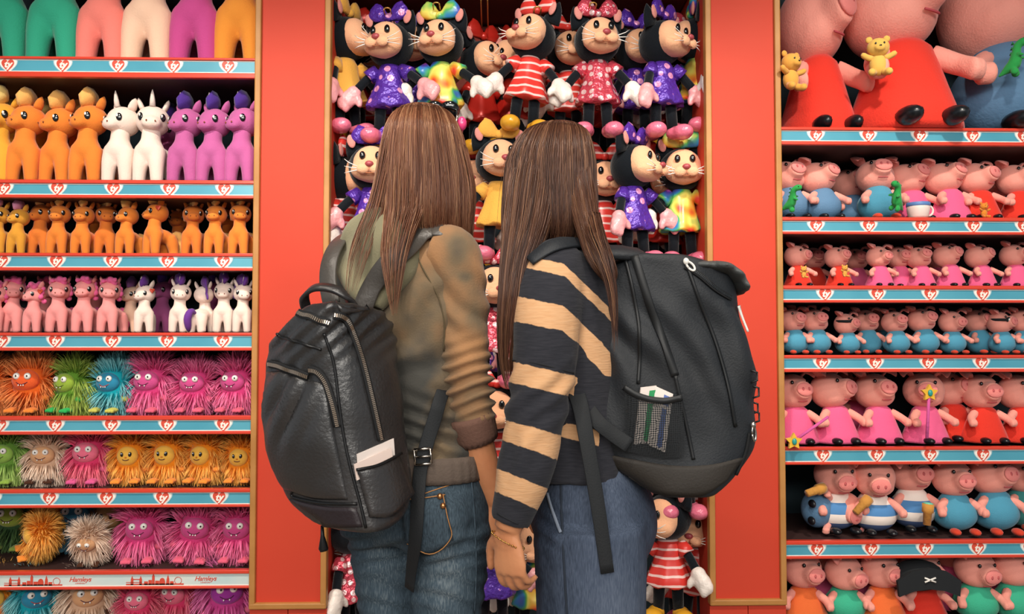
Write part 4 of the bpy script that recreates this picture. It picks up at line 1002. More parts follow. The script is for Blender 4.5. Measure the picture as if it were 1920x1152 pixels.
def hair_group(rows, n, face=None, cap=True, rad=.0007, tmin=.86, jit=.03, seed=1, rmin=.9, face_from=.3, k=16, conv=0.0):
    "rows: picture row, left and right picture column, depth, half depth - the hair's outline from the crown down"
    r = np.random.default_rng(seed); rows = np.array(rows, float)
    W_ = []
    for py, xl, xr, Y, D in rows:
        a, b = U(xl, py, Y), U(xr, py, Y); W_.append([(a[0]+b[0])/2, Y, (a[2]+b[2])/2, (b[0]-a[0])/2, D])
    W_ = np.array(W_); m = len(W_)-1; out = []
    def at(t): return spline_at(W_, t)
    Vs, Fs, Ts, base = [], [], [], 0
    fine = spline(W_, 60)
    def ev(t):
        i = np.clip(np.asarray(t)*59, 0, 58.999); j = i.astype(int); f = (i-j)[..., None]; return fine[j]*(1-f)+fine[j+1]*f
    if cap:
        th = np.arange(72)*2*PI/72; secs = []; tt = np.linspace(0, min(.93, tmin+.04), 44)
        for t in tt:
            c = ev(np.array([t]))[0]; s = .94*(1+.010*np.sin(th*17+t*3)+.007*np.sin(th*31-t*5))*(1-.25*max(0, (t-.8)/.2))
            secs.append(np.stack([c[0]+c[3]*s*np.cos(th), c[1]+c[4]*s*np.sin(th), np.full(72, c[2])], 1))
        V, F = loft(secs)
        if face is not None:
            keep = []
            for f in F:
                q = [i for i in f if i < 44*72]
                row = min(q)//72; col = (q[0] % 72)*2*PI/72; d = abs((col-face+PI) % (2*PI)-PI)
                if not (tt[row] > face_from and d < .75): keep.append(f)
            F = keep
        T = np.concatenate([np.clip(.4+.12*np.sin(th*23)+.1*np.sin(th*41+1), 0, 1) for _ in tt]+[[.4, .4]])
        Vs.append(V); Fs += [tuple(f) for f in F]; Ts.append(T); base = len(V)
    th0 = r.uniform(0, 2*PI, n)
    if face is not None:
        bad = np.abs((th0-face+PI) % (2*PI)-PI) < .75; th0[bad] = th0[bad]+PI
    rr = r.uniform(rmin, 1.03, n); te = r.uniform(tmin, 1.0, n); clump = np.sin(th0*13)*.5+np.sin(th0*29)*.5
    te = np.clip(te+clump*.04, 0, 1)
    t = np.linspace(0, 1, k)[None, :]*te[:, None]; c = ev(t)
    ph = r.uniform(0, 6.28, n)[:, None]; fly = (r.uniform(0, 1, n) < .06)[:, None]*r.normal(0, .07, n)[:, None]
    th = th0[:, None]+jit*np.sin(t*5+ph)*t*2+r.normal(0, .02, n)[:, None]*t
    R_ = rr[:, None]*(1+jit*.5*np.sin(t*7+ph))+fly*t**2+clump[:, None]*.02*t
    if conv: R_ = R_*(1-conv*t**3)
    P = np.stack([c[..., 0]+c[..., 3]*R_*np.cos(th), c[..., 1]+c[..., 4]*R_*np.sin(th), c[..., 2]+0*th], -1)
    rt = rad*(1-np.linspace(0, 1, k)**3*.8)[None, :, None]*r.uniform(.7, 1.3, n)[:, None, None]
    dirs = np.array([[1, 0, .1], [-.55, .75, .5], [-.5, -.8, -.5]])
    Q = P[:, :, None, :]+rt[..., None]*dirs[None, None]            # n,k,3,3
    Vs.append(Q.reshape(-1, 3)); idx = base+np.arange(n*k*3).reshape(n, k, 3)
    a = idx[:, :-1]; b = idx[:, 1:]; qu = []
    for s in range(3): qu.append(np.stack([a[..., s], a[..., (s+1) % 3], b[..., (s+1) % 3], b[..., s]], -1).reshape(-1, 4))
    Fs += [tuple(f) for f in np.vstack(qu).tolist()]
    col = np.clip(.48+clump*.16+r.normal(0, .19, n), 0, 1); Ts.append(np.repeat(col, k*3))
    return (np.vstack(Vs), Fs), np.concatenate(Ts)
def add_hair(root, groups, mat, off):
    ms, T = zip(*groups); m = join(*ms) if len(ms) > 1 else ms[0]
    o = obj('hair', tip_mesh((m[0]-off, m[1]), np.concatenate(T), 'hair', mat), parent=root); o['kind'] = 'stuff'
    return o
def denim(name, a, b_, c):
    m, b, t = base_mat(name); tc = t.n('ShaderNodeTexCoord')
    n1 = t.n('ShaderNodeTexNoise'); n1.inputs['Scale'].default_value = 5; n1.inputs['Detail'].default_value = 5; t.l(tc.outputs['Object'], n1.inputs['Vector'])
    mp = t.n('ShaderNodeMapping'); mp.inputs['Scale'].default_value = (420, 420, 60); t.l(tc.outputs['Object'], mp.inputs[0])
    n2 = t.n('ShaderNodeTexNoise'); n2.inputs['Scale'].default_value = 1; n2.inputs['Detail'].default_value = 2; t.l(mp.outputs[0], n2.inputs['Vector'])
    at = t.n('ShaderNodeAttribute', attribute_name='fade')
    ad = t.n('ShaderNodeMath', operation='MULTIPLY_ADD'); ad.inputs[1].default_value = .55; t.l(n1.outputs['Fac'], ad.inputs[0]); t.l(at.outputs['Fac'], ad.inputs[2])
    a2 = t.n('ShaderNodeMath', operation='MULTIPLY_ADD'); a2.inputs[1].default_value = .45; t.l(n2.outputs['Fac'], a2.inputs[0]); t.l(ad.outputs[0], a2.inputs[2])
    cr = t.n('ShaderNodeValToRGB'); r = cr.color_ramp; r.elements[0].position = .32; r.elements[0].color = lin(a); r.elements[1].position = .95; r.elements[1].color = lin(c)
    e = r.elements.new(.58); e.color = lin(b_)
    t.l(a2.outputs[0], cr.inputs[0]); t.l(cr.outputs[0], b.inputs['Base Color']); b.inputs['Roughness'].default_value = .85; b.inputs['Specular IOR Level'].default_value = .2
    bp = t.n('ShaderNodeBump'); bp.inputs['Strength'].default_value = .35; bp.inputs['Distance'].default_value = .003; t.l(n2.outputs['Fac'], bp.inputs['Height']); t.l(bp.outputs['Normal'], b.inputs['Normal'])
    return m
STITCH = M('stitch_orange', '#b07a45', .7); WEB = M('webbing_black', '#14181c', .75, bump=(300, .3, .002))
STEEL = M('buckle_steel', '#b9b2aa', .25, metal=1.0); SHOEW = M('shoe_canvas', '#c9c4ba', .7); SOLE = M('shoe_sole', '#e6e0d6', .6)
def sneaker(root, ankle, fw, off):
    f = np.array((fw[0], fw[1], 0.)); c = np.array((ankle[0], ankle[1], 0.0))
    s = obj('shoe', remesh(join(tube([c-f*.05+np.array((0, 0, .05)), c+f*.03+np.array((0, 0, .055)), c+f*.12+np.array((0, 0, .045)), c+f*.165+np.array((0, 0, .035))], [.04, .045, .04, .022], 12), tube([c+np.array((0, 0, .05)), c+np.array((0, 0, .12))], .043, 12)), .008, 3), SHOEW, root, off=off)
    obj('sole', xf(loft([[np.array((x, y, z)) for x, y in [(.045*math.cos(a)*(1-.12*math.sin(a)), .12*math.sin(a)) for a in np.linspace(0, 2*PI, 24, endpoint=False)]] for z in (0, .022)]), np.stack([np.array((f[1], -f[0], 0)), f, np.array((0, 0, 1.))], 1), c+f*.055), SOLE, s, off=off)

# ------------------------------------------------------------------ left woman
YA = -0.84; fA = np.array((.5, .866)); rA = np.array((.866, -.5, 0)); f3A = np.array((.5, .866, 0))
P_ = lambda px, py, dy=0: U(px, py, YA+dy)
offA = np.array((*U(785, 900, YA)[:2], 0.0))
PA = thing('person', 'woman with long brown hair in an olive sweatshirt, seen from behind, leather backpack on', 'person', tuple(offA))
tA = [(768, 415, .062, .062, 0), (765, 432, .085, .075, 0), (760, 450, .125, .088, 0), (757, 474, .160, .100, 0), (756, 520, .174, .114, 0), (759, 600, .165, .116, 0), (765, 700, .150, .110, 0), (772, 790, .143, .106, 0), (780, 850, .150, .112, 0), (782, 885, .153, .116, 0)]
shR = P_(862, 500)+np.array((0, -.085, 0)); elR = P_(876, 690)+np.array((0, -.085, 0)); cuR = P_(892, 800)+np.array((0, -.075, 0)); wrR = P_(930, 930)+np.array((0, -.05, 0))
shL = P_(648, 500)+np.array((0, .085, 0)); elL = P_(628, 690)+np.array((0, .10, 0)); wrL = P_(665, 850)+np.array((0, .22, 0))
headA = P_(797, 308, .0)
hm, BA = head_mesh(headA, (.42, .9), 1.02)
hipR, hipL = P_(784, 960)+rA*.083, P_(784, 960)-rA*.083
kneeR, kneeL = hipR*[1, 1, 0]+np.array((-.012, .02, .47)), hipL*[1, 1, 0]+np.array((.012, .02, .47))
ankR, ankL = kneeR*[1, 1, 0]+np.array((0, -.03, .09)), kneeL*[1, 1, 0]+np.array((0, -.03, .09))
lowR, lowL = ankR.copy(), ankL.copy()
skinA = join(hm, limb([P_(772, 455), P_(778, 420), P_(792, 360)], [.06, .054, .055]), torso([(q[0], q[1], q[2]*.9, q[3]*.88, q[4]) for q in tA], YA, fA),
             limb([shR, elR, cuR, wrR], [.045, .036, .0355, .0245]), limb([shL, elL, wrL], [.045, .038, .026]),
             limb([hipR, kneeR, ankR], [.075, .05, .035]), limb([hipL, kneeL, ankL], [.075, .05, .035]),
             limb([P_(782, 860), P_(784, 985)], [.12, .10]),
             hand(wrR, wrR-cuR+np.array((0, 0, -.05)), (.5, -.85, 0), (.8, .5, .1), .95, (.5, .55, .6, .6)), hand(wrL, wrL-elL+np.array((.04, .05, 0)), (-.9, -.3, .2), (.3, .9, .2), .95))
bodyA = remesh(skinA, .0045, 3)
obj('body', bodyA, SKIN, PA, off=offA); add_face(PA, headA, BA, 1.02, offA)
# sweatshirt with real folds
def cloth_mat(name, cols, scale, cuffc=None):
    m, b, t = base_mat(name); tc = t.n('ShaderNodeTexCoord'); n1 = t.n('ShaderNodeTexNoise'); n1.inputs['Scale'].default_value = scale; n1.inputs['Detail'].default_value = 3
    t.l(tc.outputs['Object'], n1.inputs['Vector']); at = t.n('ShaderNodeAttribute', attribute_name='dye_and_light')
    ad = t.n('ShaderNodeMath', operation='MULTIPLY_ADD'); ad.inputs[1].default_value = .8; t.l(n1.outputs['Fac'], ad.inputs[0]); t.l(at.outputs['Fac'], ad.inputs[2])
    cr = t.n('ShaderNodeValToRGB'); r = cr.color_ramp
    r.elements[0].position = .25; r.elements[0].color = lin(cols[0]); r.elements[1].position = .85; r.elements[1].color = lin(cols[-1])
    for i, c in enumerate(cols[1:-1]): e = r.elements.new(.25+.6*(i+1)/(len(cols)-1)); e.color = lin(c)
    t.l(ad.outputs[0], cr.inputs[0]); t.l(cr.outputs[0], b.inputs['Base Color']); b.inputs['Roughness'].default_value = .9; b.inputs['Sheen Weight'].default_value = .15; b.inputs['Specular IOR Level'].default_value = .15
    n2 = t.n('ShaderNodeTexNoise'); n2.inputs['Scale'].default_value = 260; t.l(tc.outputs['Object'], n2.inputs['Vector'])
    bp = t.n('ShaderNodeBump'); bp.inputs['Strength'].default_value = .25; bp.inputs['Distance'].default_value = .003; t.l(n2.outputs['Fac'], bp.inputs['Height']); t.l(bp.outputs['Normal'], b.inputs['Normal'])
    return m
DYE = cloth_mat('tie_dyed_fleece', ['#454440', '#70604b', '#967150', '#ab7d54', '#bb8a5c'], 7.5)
slv = limb([shR+np.array((-.045, .01, .022)), shR+np.array((-.012, 0, .008)), shR*.6+elR*.4, elR, cuR], [.060, .064, .056, .052, .043], 24, 30)
sw = join(torso(tA, YA, fA), limb([shR+np.array((-.05, .01, .02)), shR+np.array((-.01, .02, -.03)), shR+np.array((0, .03, -.08))], [.06, .05, .03]), limb([shL+np.array((.02, 0, .01)), elL, wrL*.8+elL*.2], [.064, .052, .044]))
sw = remesh(sw, .0062, 5); slv = remesh(slv, .005, 4)
def foldsA(V):
    px, py = project(V); nzv = nz3(V, 9, 1.3)
    s = .008*np.exp(-((py-810)/62)**2)*np.sin((py-(px-770)*.28)/30*2*PI+nzv*4)
    s += .006*np.exp(-((py-640)/130)**2)*np.sin((px*.55+py*.65)/56*2*PI+nzv*3.5)
    return s+.005*nzv
def foldsS(V):
    px, py = project(V); nzv = nz3(V, 10, 2.3); n2 = nz3(V, 4, 5)
    s = .0085*np.exp(-((py-722)/56)**2)*np.sin((py+(px-870)*.30)/24*2*PI+nzv*2.6)*(1+.8*n2)
    s += .004*np.exp(-((py-580)/70)**2)*np.sin((py*.8-(px-870)*.9)/52*2*PI+nzv*4)
    return s+.003*nzv
sw = displaced(sw, foldsA); slv = displaced(slv, foldsS)
for nm, m in (('sweatshirt', sw), ('sleeve', slv)):
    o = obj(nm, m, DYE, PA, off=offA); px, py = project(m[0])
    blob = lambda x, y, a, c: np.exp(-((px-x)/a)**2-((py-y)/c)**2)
    attr(o.data, 'dye_and_light', np.clip((-.03 if nm == 'sleeve' else -.12)+.26*np.clip((px-720)/150, 0, 1)*np.clip((800-py)/160, .15, 1)+.05*np.sin(px/30+py/70), -.2, .4)-.20*blob(858, 474, 20, 30)-.22*blob(893, 590, 24, 60)-.15*blob(872, 520, 14, 10))  # tan lift towards the right sleeve is warm light put into the colour
sw_all = join(sw, slv)
swb = bvh(sw_all)
for L_ in ([(770, 446), (790, 500), (822, 556), (833, 610), (834, 660)], [(640, 590), (700, 640), (760, 650)]):
    if L_[0][0] < 700: continue
    p, n = surf_path(swb, L_, 20, .0025); obj('seam', tube(p, .0014, 6), M('seam_olive', '#5a4d36', .9), PA, off=offA)
RIB = M('rib_knit_brown', '#66483c', .9, bump=(180, .4, .003))
def rib(c0, c1, r0, r1, n=44):
    A0, B0 = frames([c0, c1]); out = []
    for f in np.linspace(0, 1, 6):
        th = np.arange(n)*2*PI/n; rr = (r0*(1-f)+r1*f)*(1+.03*np.cos(th*22)+(.02 if 0 < f < 1 else -.03)); out.append(c0*(1-f)+c1*f+np.outer(np.cos(th)*rr, A0[0])+np.outer(np.sin(th)*rr, B0[0]))
    return loft(out)
dR = (wrR-cuR)/np.linalg.norm(wrR-cuR)
obj('cuff', rib(cuR-dR*.035, cuR+dR*.026, .0475, .0425), RIB, PA, off=offA)
hs = []
for f in np.linspace(0, 1, 6):
    q = sec(U(780+2*f, 845+44*f, YA), .160+.003*math.sin(f*PI), .124+.003*math.sin(f*PI), fA, 160); k = np.arange(160); cc = q.mean(0); q = cc+(q-cc)*(1+.006*np.cos(k*2*PI/4))[:, None]; hs.append(q)
obj('hem_band', loft(hs), M('rib_knit_grey', '#5f5249', .9, bump=(180, .4, .003)), PA, off=offA)
# hood lying on the back
HOODM = cloth_mat('hood_fleece', ['#5e5d4c', '#7d785f', '#969073', '#a29a7c'], 6)
hb = -f3A
H_ = lambda px, py, d=0: P_(px, py, -d)
hood = join(ell(H_(706, 480, .105), (.078, .046, .092), 20, 14, np.stack([rA, f3A, np.array((0, 0, 1.))], 1)), tube(spline([H_(648, 480, .03), H_(664, 436, .075), H_(705, 412, .09), H_(762, 416, .085), H_(826, 440, .05), H_(800, 470, -.02)], 24), .026, 12),
            tube(spline([H_(650, 490, .05), H_(672, 540, .115), H_(700, 572, .12)], 12), [.028]*6+[.024]*6, 12), tube(spline([H_(800, 448, .08), H_(758, 505, .125), H_(702, 572, .12)], 12), [.026]*12, 12),
            tube(spline([H_(690, 412, .0), H_(760, 402, -.04), H_(830, 436, -.05)], 10), .026, 10))
hood = remesh(hood, .008, 6)
hood = displaced(hood, lambda V: .004*nz3(V, 14, 2)+.006*np.sin((project(V)[0]-project(V)[1]*.45)/26)*np.exp(-((project(V)[1]-480)/60)**2))
o = obj('hood', hood, HOODM, PA, off=offA); attr(o.data, 'dye_and_light', np.full(len(hood[0]), .14))
# jeans
JA = denim('denim_blue_worn', '#212b34', '#475763', '#9aa5a9')
jr = [(786, 862, .146, .108, 0), (786, 900, .154, .118, 0), (785, 945, .166, .128, 0), (785, 985, .164, .124, 0), (785, 1010, .14, .10, 0)]
gl = [ell(P_(784, 955)+q*rA*.078-f3A*.048, (.086, .084, .092), 18, 12) for q in (-1, 1)]
je = join(torso(jr, YA, fA), *gl, limb([hipR+np.array((0, 0, -.01)), hipR*.5+kneeR*.5, kneeR, kneeR*.45+ankR*.55, ankR], [.094, .079, .062, .058, .047]), limb([hipL+np.array((0, 0, -.01)), hipL*.5+kneeL*.5, kneeL, kneeL*.45+ankL*.55, ankL], [.094, .079, .062, .058, .047]))
je = remesh(je, .0075, 3)
def foldJ(V):
    px, py = project(V); n_ = nz3(V, 10, 4)
    return .003*n_+.004*np.exp(-((py-1030)/40)**2)*np.sin((py+(px-785)*.25)/30*2*PI+n_*3)+.003*np.exp(-((py-1115)/45)**2)*np.sin((py-(px-785)*.2)/34*2*PI+n_*3)
je = displaced(je, foldJ); o = obj('jeans', je, JA, PA, off=offA); px, py = project(je[0])
N_ = normals(je)
attr(o.data, 'fade', np.clip(.12*np.exp(-((px-835)/38)**2)+.10*np.exp(-((px-712)/34)**2)-.0, -.2, .3)*np.clip((py-930)/60, 0, 1)+.05*nz3(je[0], 4, 9))
jeb = bvh(je)
def on(bv, pts, n, off, Yf=None): return surf_path(bv, pts, n, off, Yf)
p, n = on(jeb, [(690, 888), (760, 899), (840, 897), (896, 884)], 24, .0035); obj('waistband', ribbon(p, n, .026, .005), JA, PA, off=offA)
o = obj('back_pocket', patch(jeb, [(752, 934), (795, 931), (833, 925)], [(762, 1018), (803, 1040), (849, 1012)], 12, 12, .004, .002), JA, PA, off=offA)
p, n = on(jeb, [(754, 940), (795, 937), (833, 931)], 16, .0075); obj('stitching', tube(p, .0011, 5), STITCH, o, off=offA)
p, n = on(jeb, [(829, 930), (838, 975), (845, 1010), (803, 1035), (766, 1014)], 24, .0078); obj('stitching', tube(p, .0011, 5), STITCH, o, off=offA)
for x, y in ((824, 934), (829, 950)):
    q, nn = surf(jeb, x, y, .008); obj('rivet', ell(q, .0062, 10, 8), M('rivet_copper', '#c98f5e', .3, metal=.9), o, off=offA)
p, n = on(jeb, [(806, 868), (806, 884), (806, 899)], 6, .009); obj('belt_loop', ribbon(p, n, .012, .004), JA, PA, off=offA)
p, n = on(jeb, [(700, 905), (760, 925), (770, 935), (830, 915), (894, 892)], 24, .0025); obj('stitching', tube(p, .0012, 5), STITCH, PA, off=offA)
p, n = on(jeb, [(769, 932), (765, 970), (758, 1010)], 10, .002); obj('seam', tube(p, .002, 6), JA, PA, off=offA)
p, n = on(jeb, [(880, 880), (888, 960), (892, 1060), (888, 1150)], 20, .002); obj('seam', tube(p, .002, 6), JA, PA, off=offA)
sneaker(PA, ankR, fA, offA); sneaker(PA, ankL, fA, offA)
# hair
HA = hair_mat('hair_chestnut', '#46271a', '#7d4d36', '#b88c68')
gA = [hair_group([(199, 778, 806, -.80, .02), (204, 757, 826, -.81, .05), (218, 738, 848, -.825, .083), (250, 722, 865, -.84, .105), (300, 712, 876, -.845, .112), (350, 705, 884, -.85, .112), (400, 698, 886, -.855, .110), (440, 696, 884, -.855, .098), (476, 712, 880, -.85, .07)], 3600, face=R(64), seed=2, tmin=.80),
      hair_group([(270, 740, 800, -.85, .09), (340, 728, 800, -.90, .065), (390, 722, 796, -.95, .035), (430, 718, 780, -.985, .025), (480, 715, 764, -1.012, .016), (540, 724, 752, -1.02, .010), (592, 735, 744, -1.02, .006)], 300, cap=False, seed=3, tmin=.6, jit=.1),
      hair_group([(270, 715, 760, -.86, .06), (350, 700, 735, -.91, .04), (400, 684, 722, -.945, .03), (440, 666, 706, -.98, .018), (490, 652, 688, -1.005, .012), (560, 647, 664, -1.01, .007)], 130, cap=False, seed=4, tmin=.55, jit=.1),
      hair_group([(280, 855, 876, -.86, .05), (360, 872, 892, -.87, .04), (440, 868, 886, -.87, .03)], 120, cap=False, seed=5, tmin=.7, jit=.15)]
add_hair(PA, gA, HA, offA)

# ------------------------------------------------------------------ right woman
YB = -0.86; aB = R(75); fB = np.array((-math.sin(aB), math.cos(aB))); f3B = np.array((*fB, 0)); lB = np.array((-fB[1], fB[0], 0)); rB = -lB
Q_ = lambda px, py, dy=0: U(px, py, YB+dy)
offB = np.array((*U(1105, 900, YB)[:2], 0.0))
PB = thing('person', 'woman with long straight dark hair in a striped black and tan sweater, seen from side', 'person', tuple(offB))
tB = [(1056, 425, .060, .058, 0), (1060, 446, .080, .068, 0), (1066, 464, .115, .082, 0), (1070, 486, .150, .098, 0), (1076, 530, .176, .112, 0), (1080, 620, .176, .116, 0), (1082, 740, .165, .114, 0), (1086, 830, .162, .116, 0), (1090, 886, .166, .120, 0)]
s1 = U(1036, 520, -1.0); s2 = U(1026, 605, -1.035); s3 = U(1020, 690, -1.05); s4 = U(1002, 790, -1.06); s5 = U(984, 880, -1.06); s6 = U(955, 980, -1.055)
wB = U(952, 992, -1.055)
rs = [Q_(1075, 520)-lB*.17, Q_(1062, 700)-lB*.20, Q_(1010, 880)-lB*.17]
headB = U(1030, 336, -.86); hmB, BB = head_mesh(headB, (-.72, .69), .95)
hB = Q_(1112, 960); hipBl, hipBr = hB+lB*.085, hB-lB*.085
knBl, knBr = hipBl*[1, 1, 0]+np.array((-.01, 0, .47)), hipBr*[1, 1, 0]+np.array((-.03, 0, .47))
anBl, anBr = knBl*[1, 1, 0]+np.array((.02, 0, .09)), knBr*[1, 1, 0]+np.array((.02, 0, .09))
nb = np.array((-.62, -.78, .08)); d_ = np.array((.06, 0.0, -1.0)); thB = np.cross(d_, nb)
skinB = join(hmB, limb([Q_(1062, 458), Q_(1052, 420), Q_(1040, 365)], [.058, .053, .055]), torso([(q[0], q[1], q[2]*.9, q[3]*.88, q[4]) for q in tB], YB, fB),
             limb([s1, s3, s5, wB], [.045, .038, .036, .027]), limb(rs, [.045, .036, .026]), limb([hipBl, knBl, anBl], [.078, .052, .036]), limb([hipBr, knBr, anBr], [.078, .052, .036]), limb([Q_(1095, 860), Q_(1112, 985)], [.115, .10]),
             hand(wB, d_, nb, thB, .96, (.66, .7, .74, .78), .3, .75), hand(rs[2], rs[2]-rs[1], (-.1, .9, 0), (-.9, -.1, 0), .95))
bodyB = remesh(skinB, .0042, 2)
obj('body', bodyB, SKIN, PB, off=offB); add_face(PB, headB, BB, .95, offB)
# striped sweater
LIGHTS = [(478, 500), (556, 604), (679, 718), (789, 827), (880, 922)]
EL = np.array([[y for y in (400, 640, 680, 790, 880, 967, 1010)], [974, 970, 964, 949, 935, 918, 912]], float)
def stripe(V):
    px, py = project(V)
    ln = spline([s1, s2, s3, s4, s5, s6], 60); ds = np.min(np.linalg.norm(V[:, None, :]-ln[None, :, :], axis=2), axis=1)
    sleeve = (ds < .076) | (py < 705)
    dx = px-np.interp(py, EL[0], EL[1])
    up = .2*np.clip(dx, 0, 85)+.95*np.clip(dx-85, 0, 400)
    lo_ = np.interp(py, [660, 720, 800, 880, 1000], [.24, .22, .24, .36, .42])*dx
    w = np.clip((py-620)/60, 0, 1)*np.maximum(np.clip((1100-px)/20, 0, 1), np.clip((py-705)/20, 0, 1)); dev = up*(1-w)+lo_*w
    y = py-dev
    sd = np.max([np.minimum(y-a, b-y) for a, b in LIGHTS], axis=0)
    yt = py-.22*(px-1070); st = np.max([np.minimum(yt-a, b-yt) for a, b in ((796, 824),)], axis=0); st = np.where(px > 1124, -20, st)
    far = (~sleeve) & (py > 700)
    return np.where(far, st, sd)
def stripe_mat():
    m, b, t = base_mat('striped_knit'); at = t.n('ShaderNodeAttribute', attribute_name='stripe'); tc = t.n('ShaderNodeTexCoord')
    n1 = t.n('ShaderNodeTexNoise'); n1.inputs['Scale'].default_value = 55; n1.inputs['Detail'].default_value = 3; t.l(tc.outputs['Object'], n1.inputs['Vector'])
    ad = t.n('ShaderNodeMath', operation='MULTIPLY_ADD'); ad.inputs[1].default_value = 7.0; t.l(n1.outputs['Fac'], ad.inputs[0]); t.l(at.outputs['Fac'], ad.inputs[2])
    rp = t.n('ShaderNodeMapRange'); rp.inputs[1].default_value = 2.6; rp.inputs[2].default_value = 4.4; t.l(ad.outputs[0], rp.inputs[0])
    mp = t.n('ShaderNodeMapping'); mp.inputs['Scale'].default_value = (40, 40, 260); t.l(tc.outputs['Object'], mp.inputs[0])
    n2 = t.n('ShaderNodeTexNoise'); n2.inputs['Scale'].default_value = 1; t.l(mp.outputs[0], n2.inputs['Vector'])
    def two(a, c):
        x = t.n('ShaderNodeMix', data_type='RGBA'); x.inputs[6].default_value = lin(a); x.inputs[7].default_value = lin(c); t.l(n2.outputs['Fac'], x.inputs[0]); return x
    dk, lt = two('#22242a', '#3a3a40'), two('#cf9a6c', '#deb389'); mx = t.n('ShaderNodeMix', data_type='RGBA'); t.l(rp.outputs[0], mx.inputs[0]); t.l(dk.outputs[2], mx.inputs[6]); t.l(lt.outputs[2], mx.inputs[7])
    t.l(mx.outputs[2], b.inputs['Base Color']); b.inputs['Roughness'].default_value = .92; b.inputs['Specular IOR Level'].default_value = .12; b.inputs['Sheen Weight'].default_value = .1
    bp = t.n('ShaderNodeBump'); bp.inputs['Strength'].default_value = .35; bp.inputs['Distance'].default_value = .003; t.l(n2.outputs['Fac'], bp.inputs['Height']); t.l(bp.outputs['Normal'], b.inputs['Normal'])
    return m
STR = stripe_mat()
sB = join(torso(tB, YB, fB), limb([s1+np.array((.03, .03, .03)), s1, s2, s3, s4, s5, s6], [.058, .068, .066, .0615, .0585, .0535, .041]), limb([rs[0], rs[1], rs[2]*.95+rs[1]*.05], [.07, .06, .045]))
sB = remesh(sB, .0068, 5)
def foldsB(V):
    px, py = project(V); n_ = nz3(V, 9, 7)
    return .005*n_+.005*np.exp(-((py-745)/60)**2)*(px < 1075)*np.sin((py*.8+(px-1000)*.6)/36*2*PI+n_*4)+.004*np.exp(-((py-850)/50)**2)*np.sin((px)/34*2*PI*.6+n_*4)
sB = displaced(sB, foldsB); o = obj('sweater', sB, STR, PB, off=offB); attr(o.data, 'stripe', stripe(sB[0])); sBb = bvh(sB)
dB = (s6-s5)/np.linalg.norm(s6-s5)
p, n = surf_path(sBb, [(921, 955), (950, 972), (990, 992)], 14, .0015); obj('hem_seam', tube(p, .0018, 6), M('knit_dark', '#1f2126', .9), PB, off=offB)
p, n = surf_path(sBb, [(962, 676), (1000, 680), (1040, 690), (1075, 700)], 14, .001); obj('sleeve_seam', tube(p, .0018, 6), M('knit_dark', '#1f2126', .9), PB, off=offB)
# jeans
JB = denim('denim_slate', '#27303f', '#495467', '#6f7a8c')
jrB = [(1098, 858, .150, .112, 0), (1104, 900, .162, .124, 0), (1112, 950, .172, .134, 0), (1116, 990, .172, .132, 0), (1118, 1030, .15, .115, 0)]
jb = join(torso(jrB, YB, fB), ell(Q_(1140, 950)+lB*.07, (.09, .09, .10)), ell(Q_(1140, 950)-lB*.07, (.09, .09, .10)),
          limb([hipBl+np.array((.005, 0, 0)), hipBl*.5+knBl*.5+np.array((.012, 0, 0)), knBl+np.array((.012, 0, 0)), anBl], [.118, .114, .108, .105]), limb([hipBr, hipBr*.5+knBr*.5, knBr, anBr], [.115, .108, .104, .10]))
jb = remesh(jb, .0078, 4)
jb = displaced(jb, lambda V: .003*nz3(V, 9, 11)+.004*np.exp(-((project(V)[1]-985)/45)**2)*np.exp(-((project(V)[0]-1035)/28)**2)*np.sin((project(V)[1]-project(V)[0]*.7)/24*2*PI*.7))
o = obj('jeans', jb, JB, PB, off=offB); px, py = project(jb[0]); attr(o.data, 'fade', .10*np.exp(-((px-1150)/60)**2)-.12*np.exp(-((px-1025)/25)**2)+.04*nz3(jb[0], 4, 3)); jbb = bvh(jb)
p, n = surf_path(jbb, [(1052, 880), (1053, 950), (1056, 1020), (1060, 1090), (1064, 1160)], 24, .001); obj('seam', tube(p, .0022, 6), M('denim_seam', '#232c39', .9), PB, off=offB)
p, n = surf_path(jbb, [(1027, 925), (1038, 962), (1052, 1000)], 12, .002); obj('pocket_edge', ribbon(p, n, .006, .003), M('denim_edge', '#7d8797', .9), PB, off=offB)
sneaker(PB, anBl, fB, offB); sneaker(PB, anBr, fB, offB)
HBm = hair_mat('hair_dark_brown', '#2e1b13', '#5c392a', '#9c7152')
gB = [hair_group([(231, 1026, 1064, -.83, .02), (238, 1003, 1086, -.84, .055), (256, 976, 1103, -.85, .088), (300, 952, 1113, -.86, .112), (350, 945, 1115, -.865, .116), (400, 942, 1117, -.87, .116), (440, 942, 1118, -.875, .108), (475, 944, 1106, -.88, .085)], 3800, face=R(136), seed=6, tmin=.84),
      hair_group([(290, 965, 1050, -.86, .09), (350, 952, 1045, -.91, .075), (400, 946, 1038, -.95, .06), (450, 942, 1022, -.985, .05), (500, 938, 1000, -1.0, .045), (560, 934, 988, -1.01, .04), (620, 932, 978, -1.01, .034), (680, 936, 968, -1.01, .022), (728, 948, 962, -1.01, .012)], 1000, cap=True, seed=7, tmin=.74, jit=.06),
      hair_group([(290, 1050, 1105, -.87, .06), (350, 1060, 1112, -.92, .055), (400, 1072, 1120, -.975, .045), (440, 1084, 1132, -1.015, .035), (480, 1098, 1148, -1.045, .025), (510, 1116, 1157, -1.05, .02), (530, 1134, 1154, -1.045, .014)], 680, cap=True, seed=8, tmin=.80, jit=.06),
      hair_group([(400, 1090, 1124, -1.0, .02), (440, 1098, 1134, -1.045, .018), (480, 1116, 1146, -1.075, .012), (540, 1136, 1156, -1.08, .01), (600, 1146, 1158, -1.08, .008), (660, 1150, 1158, -1.08, .006)], 110, cap=False, seed=9, tmin=.5, jit=.15)]
add_hair(PB, gB, HBm, offB)
ch = []
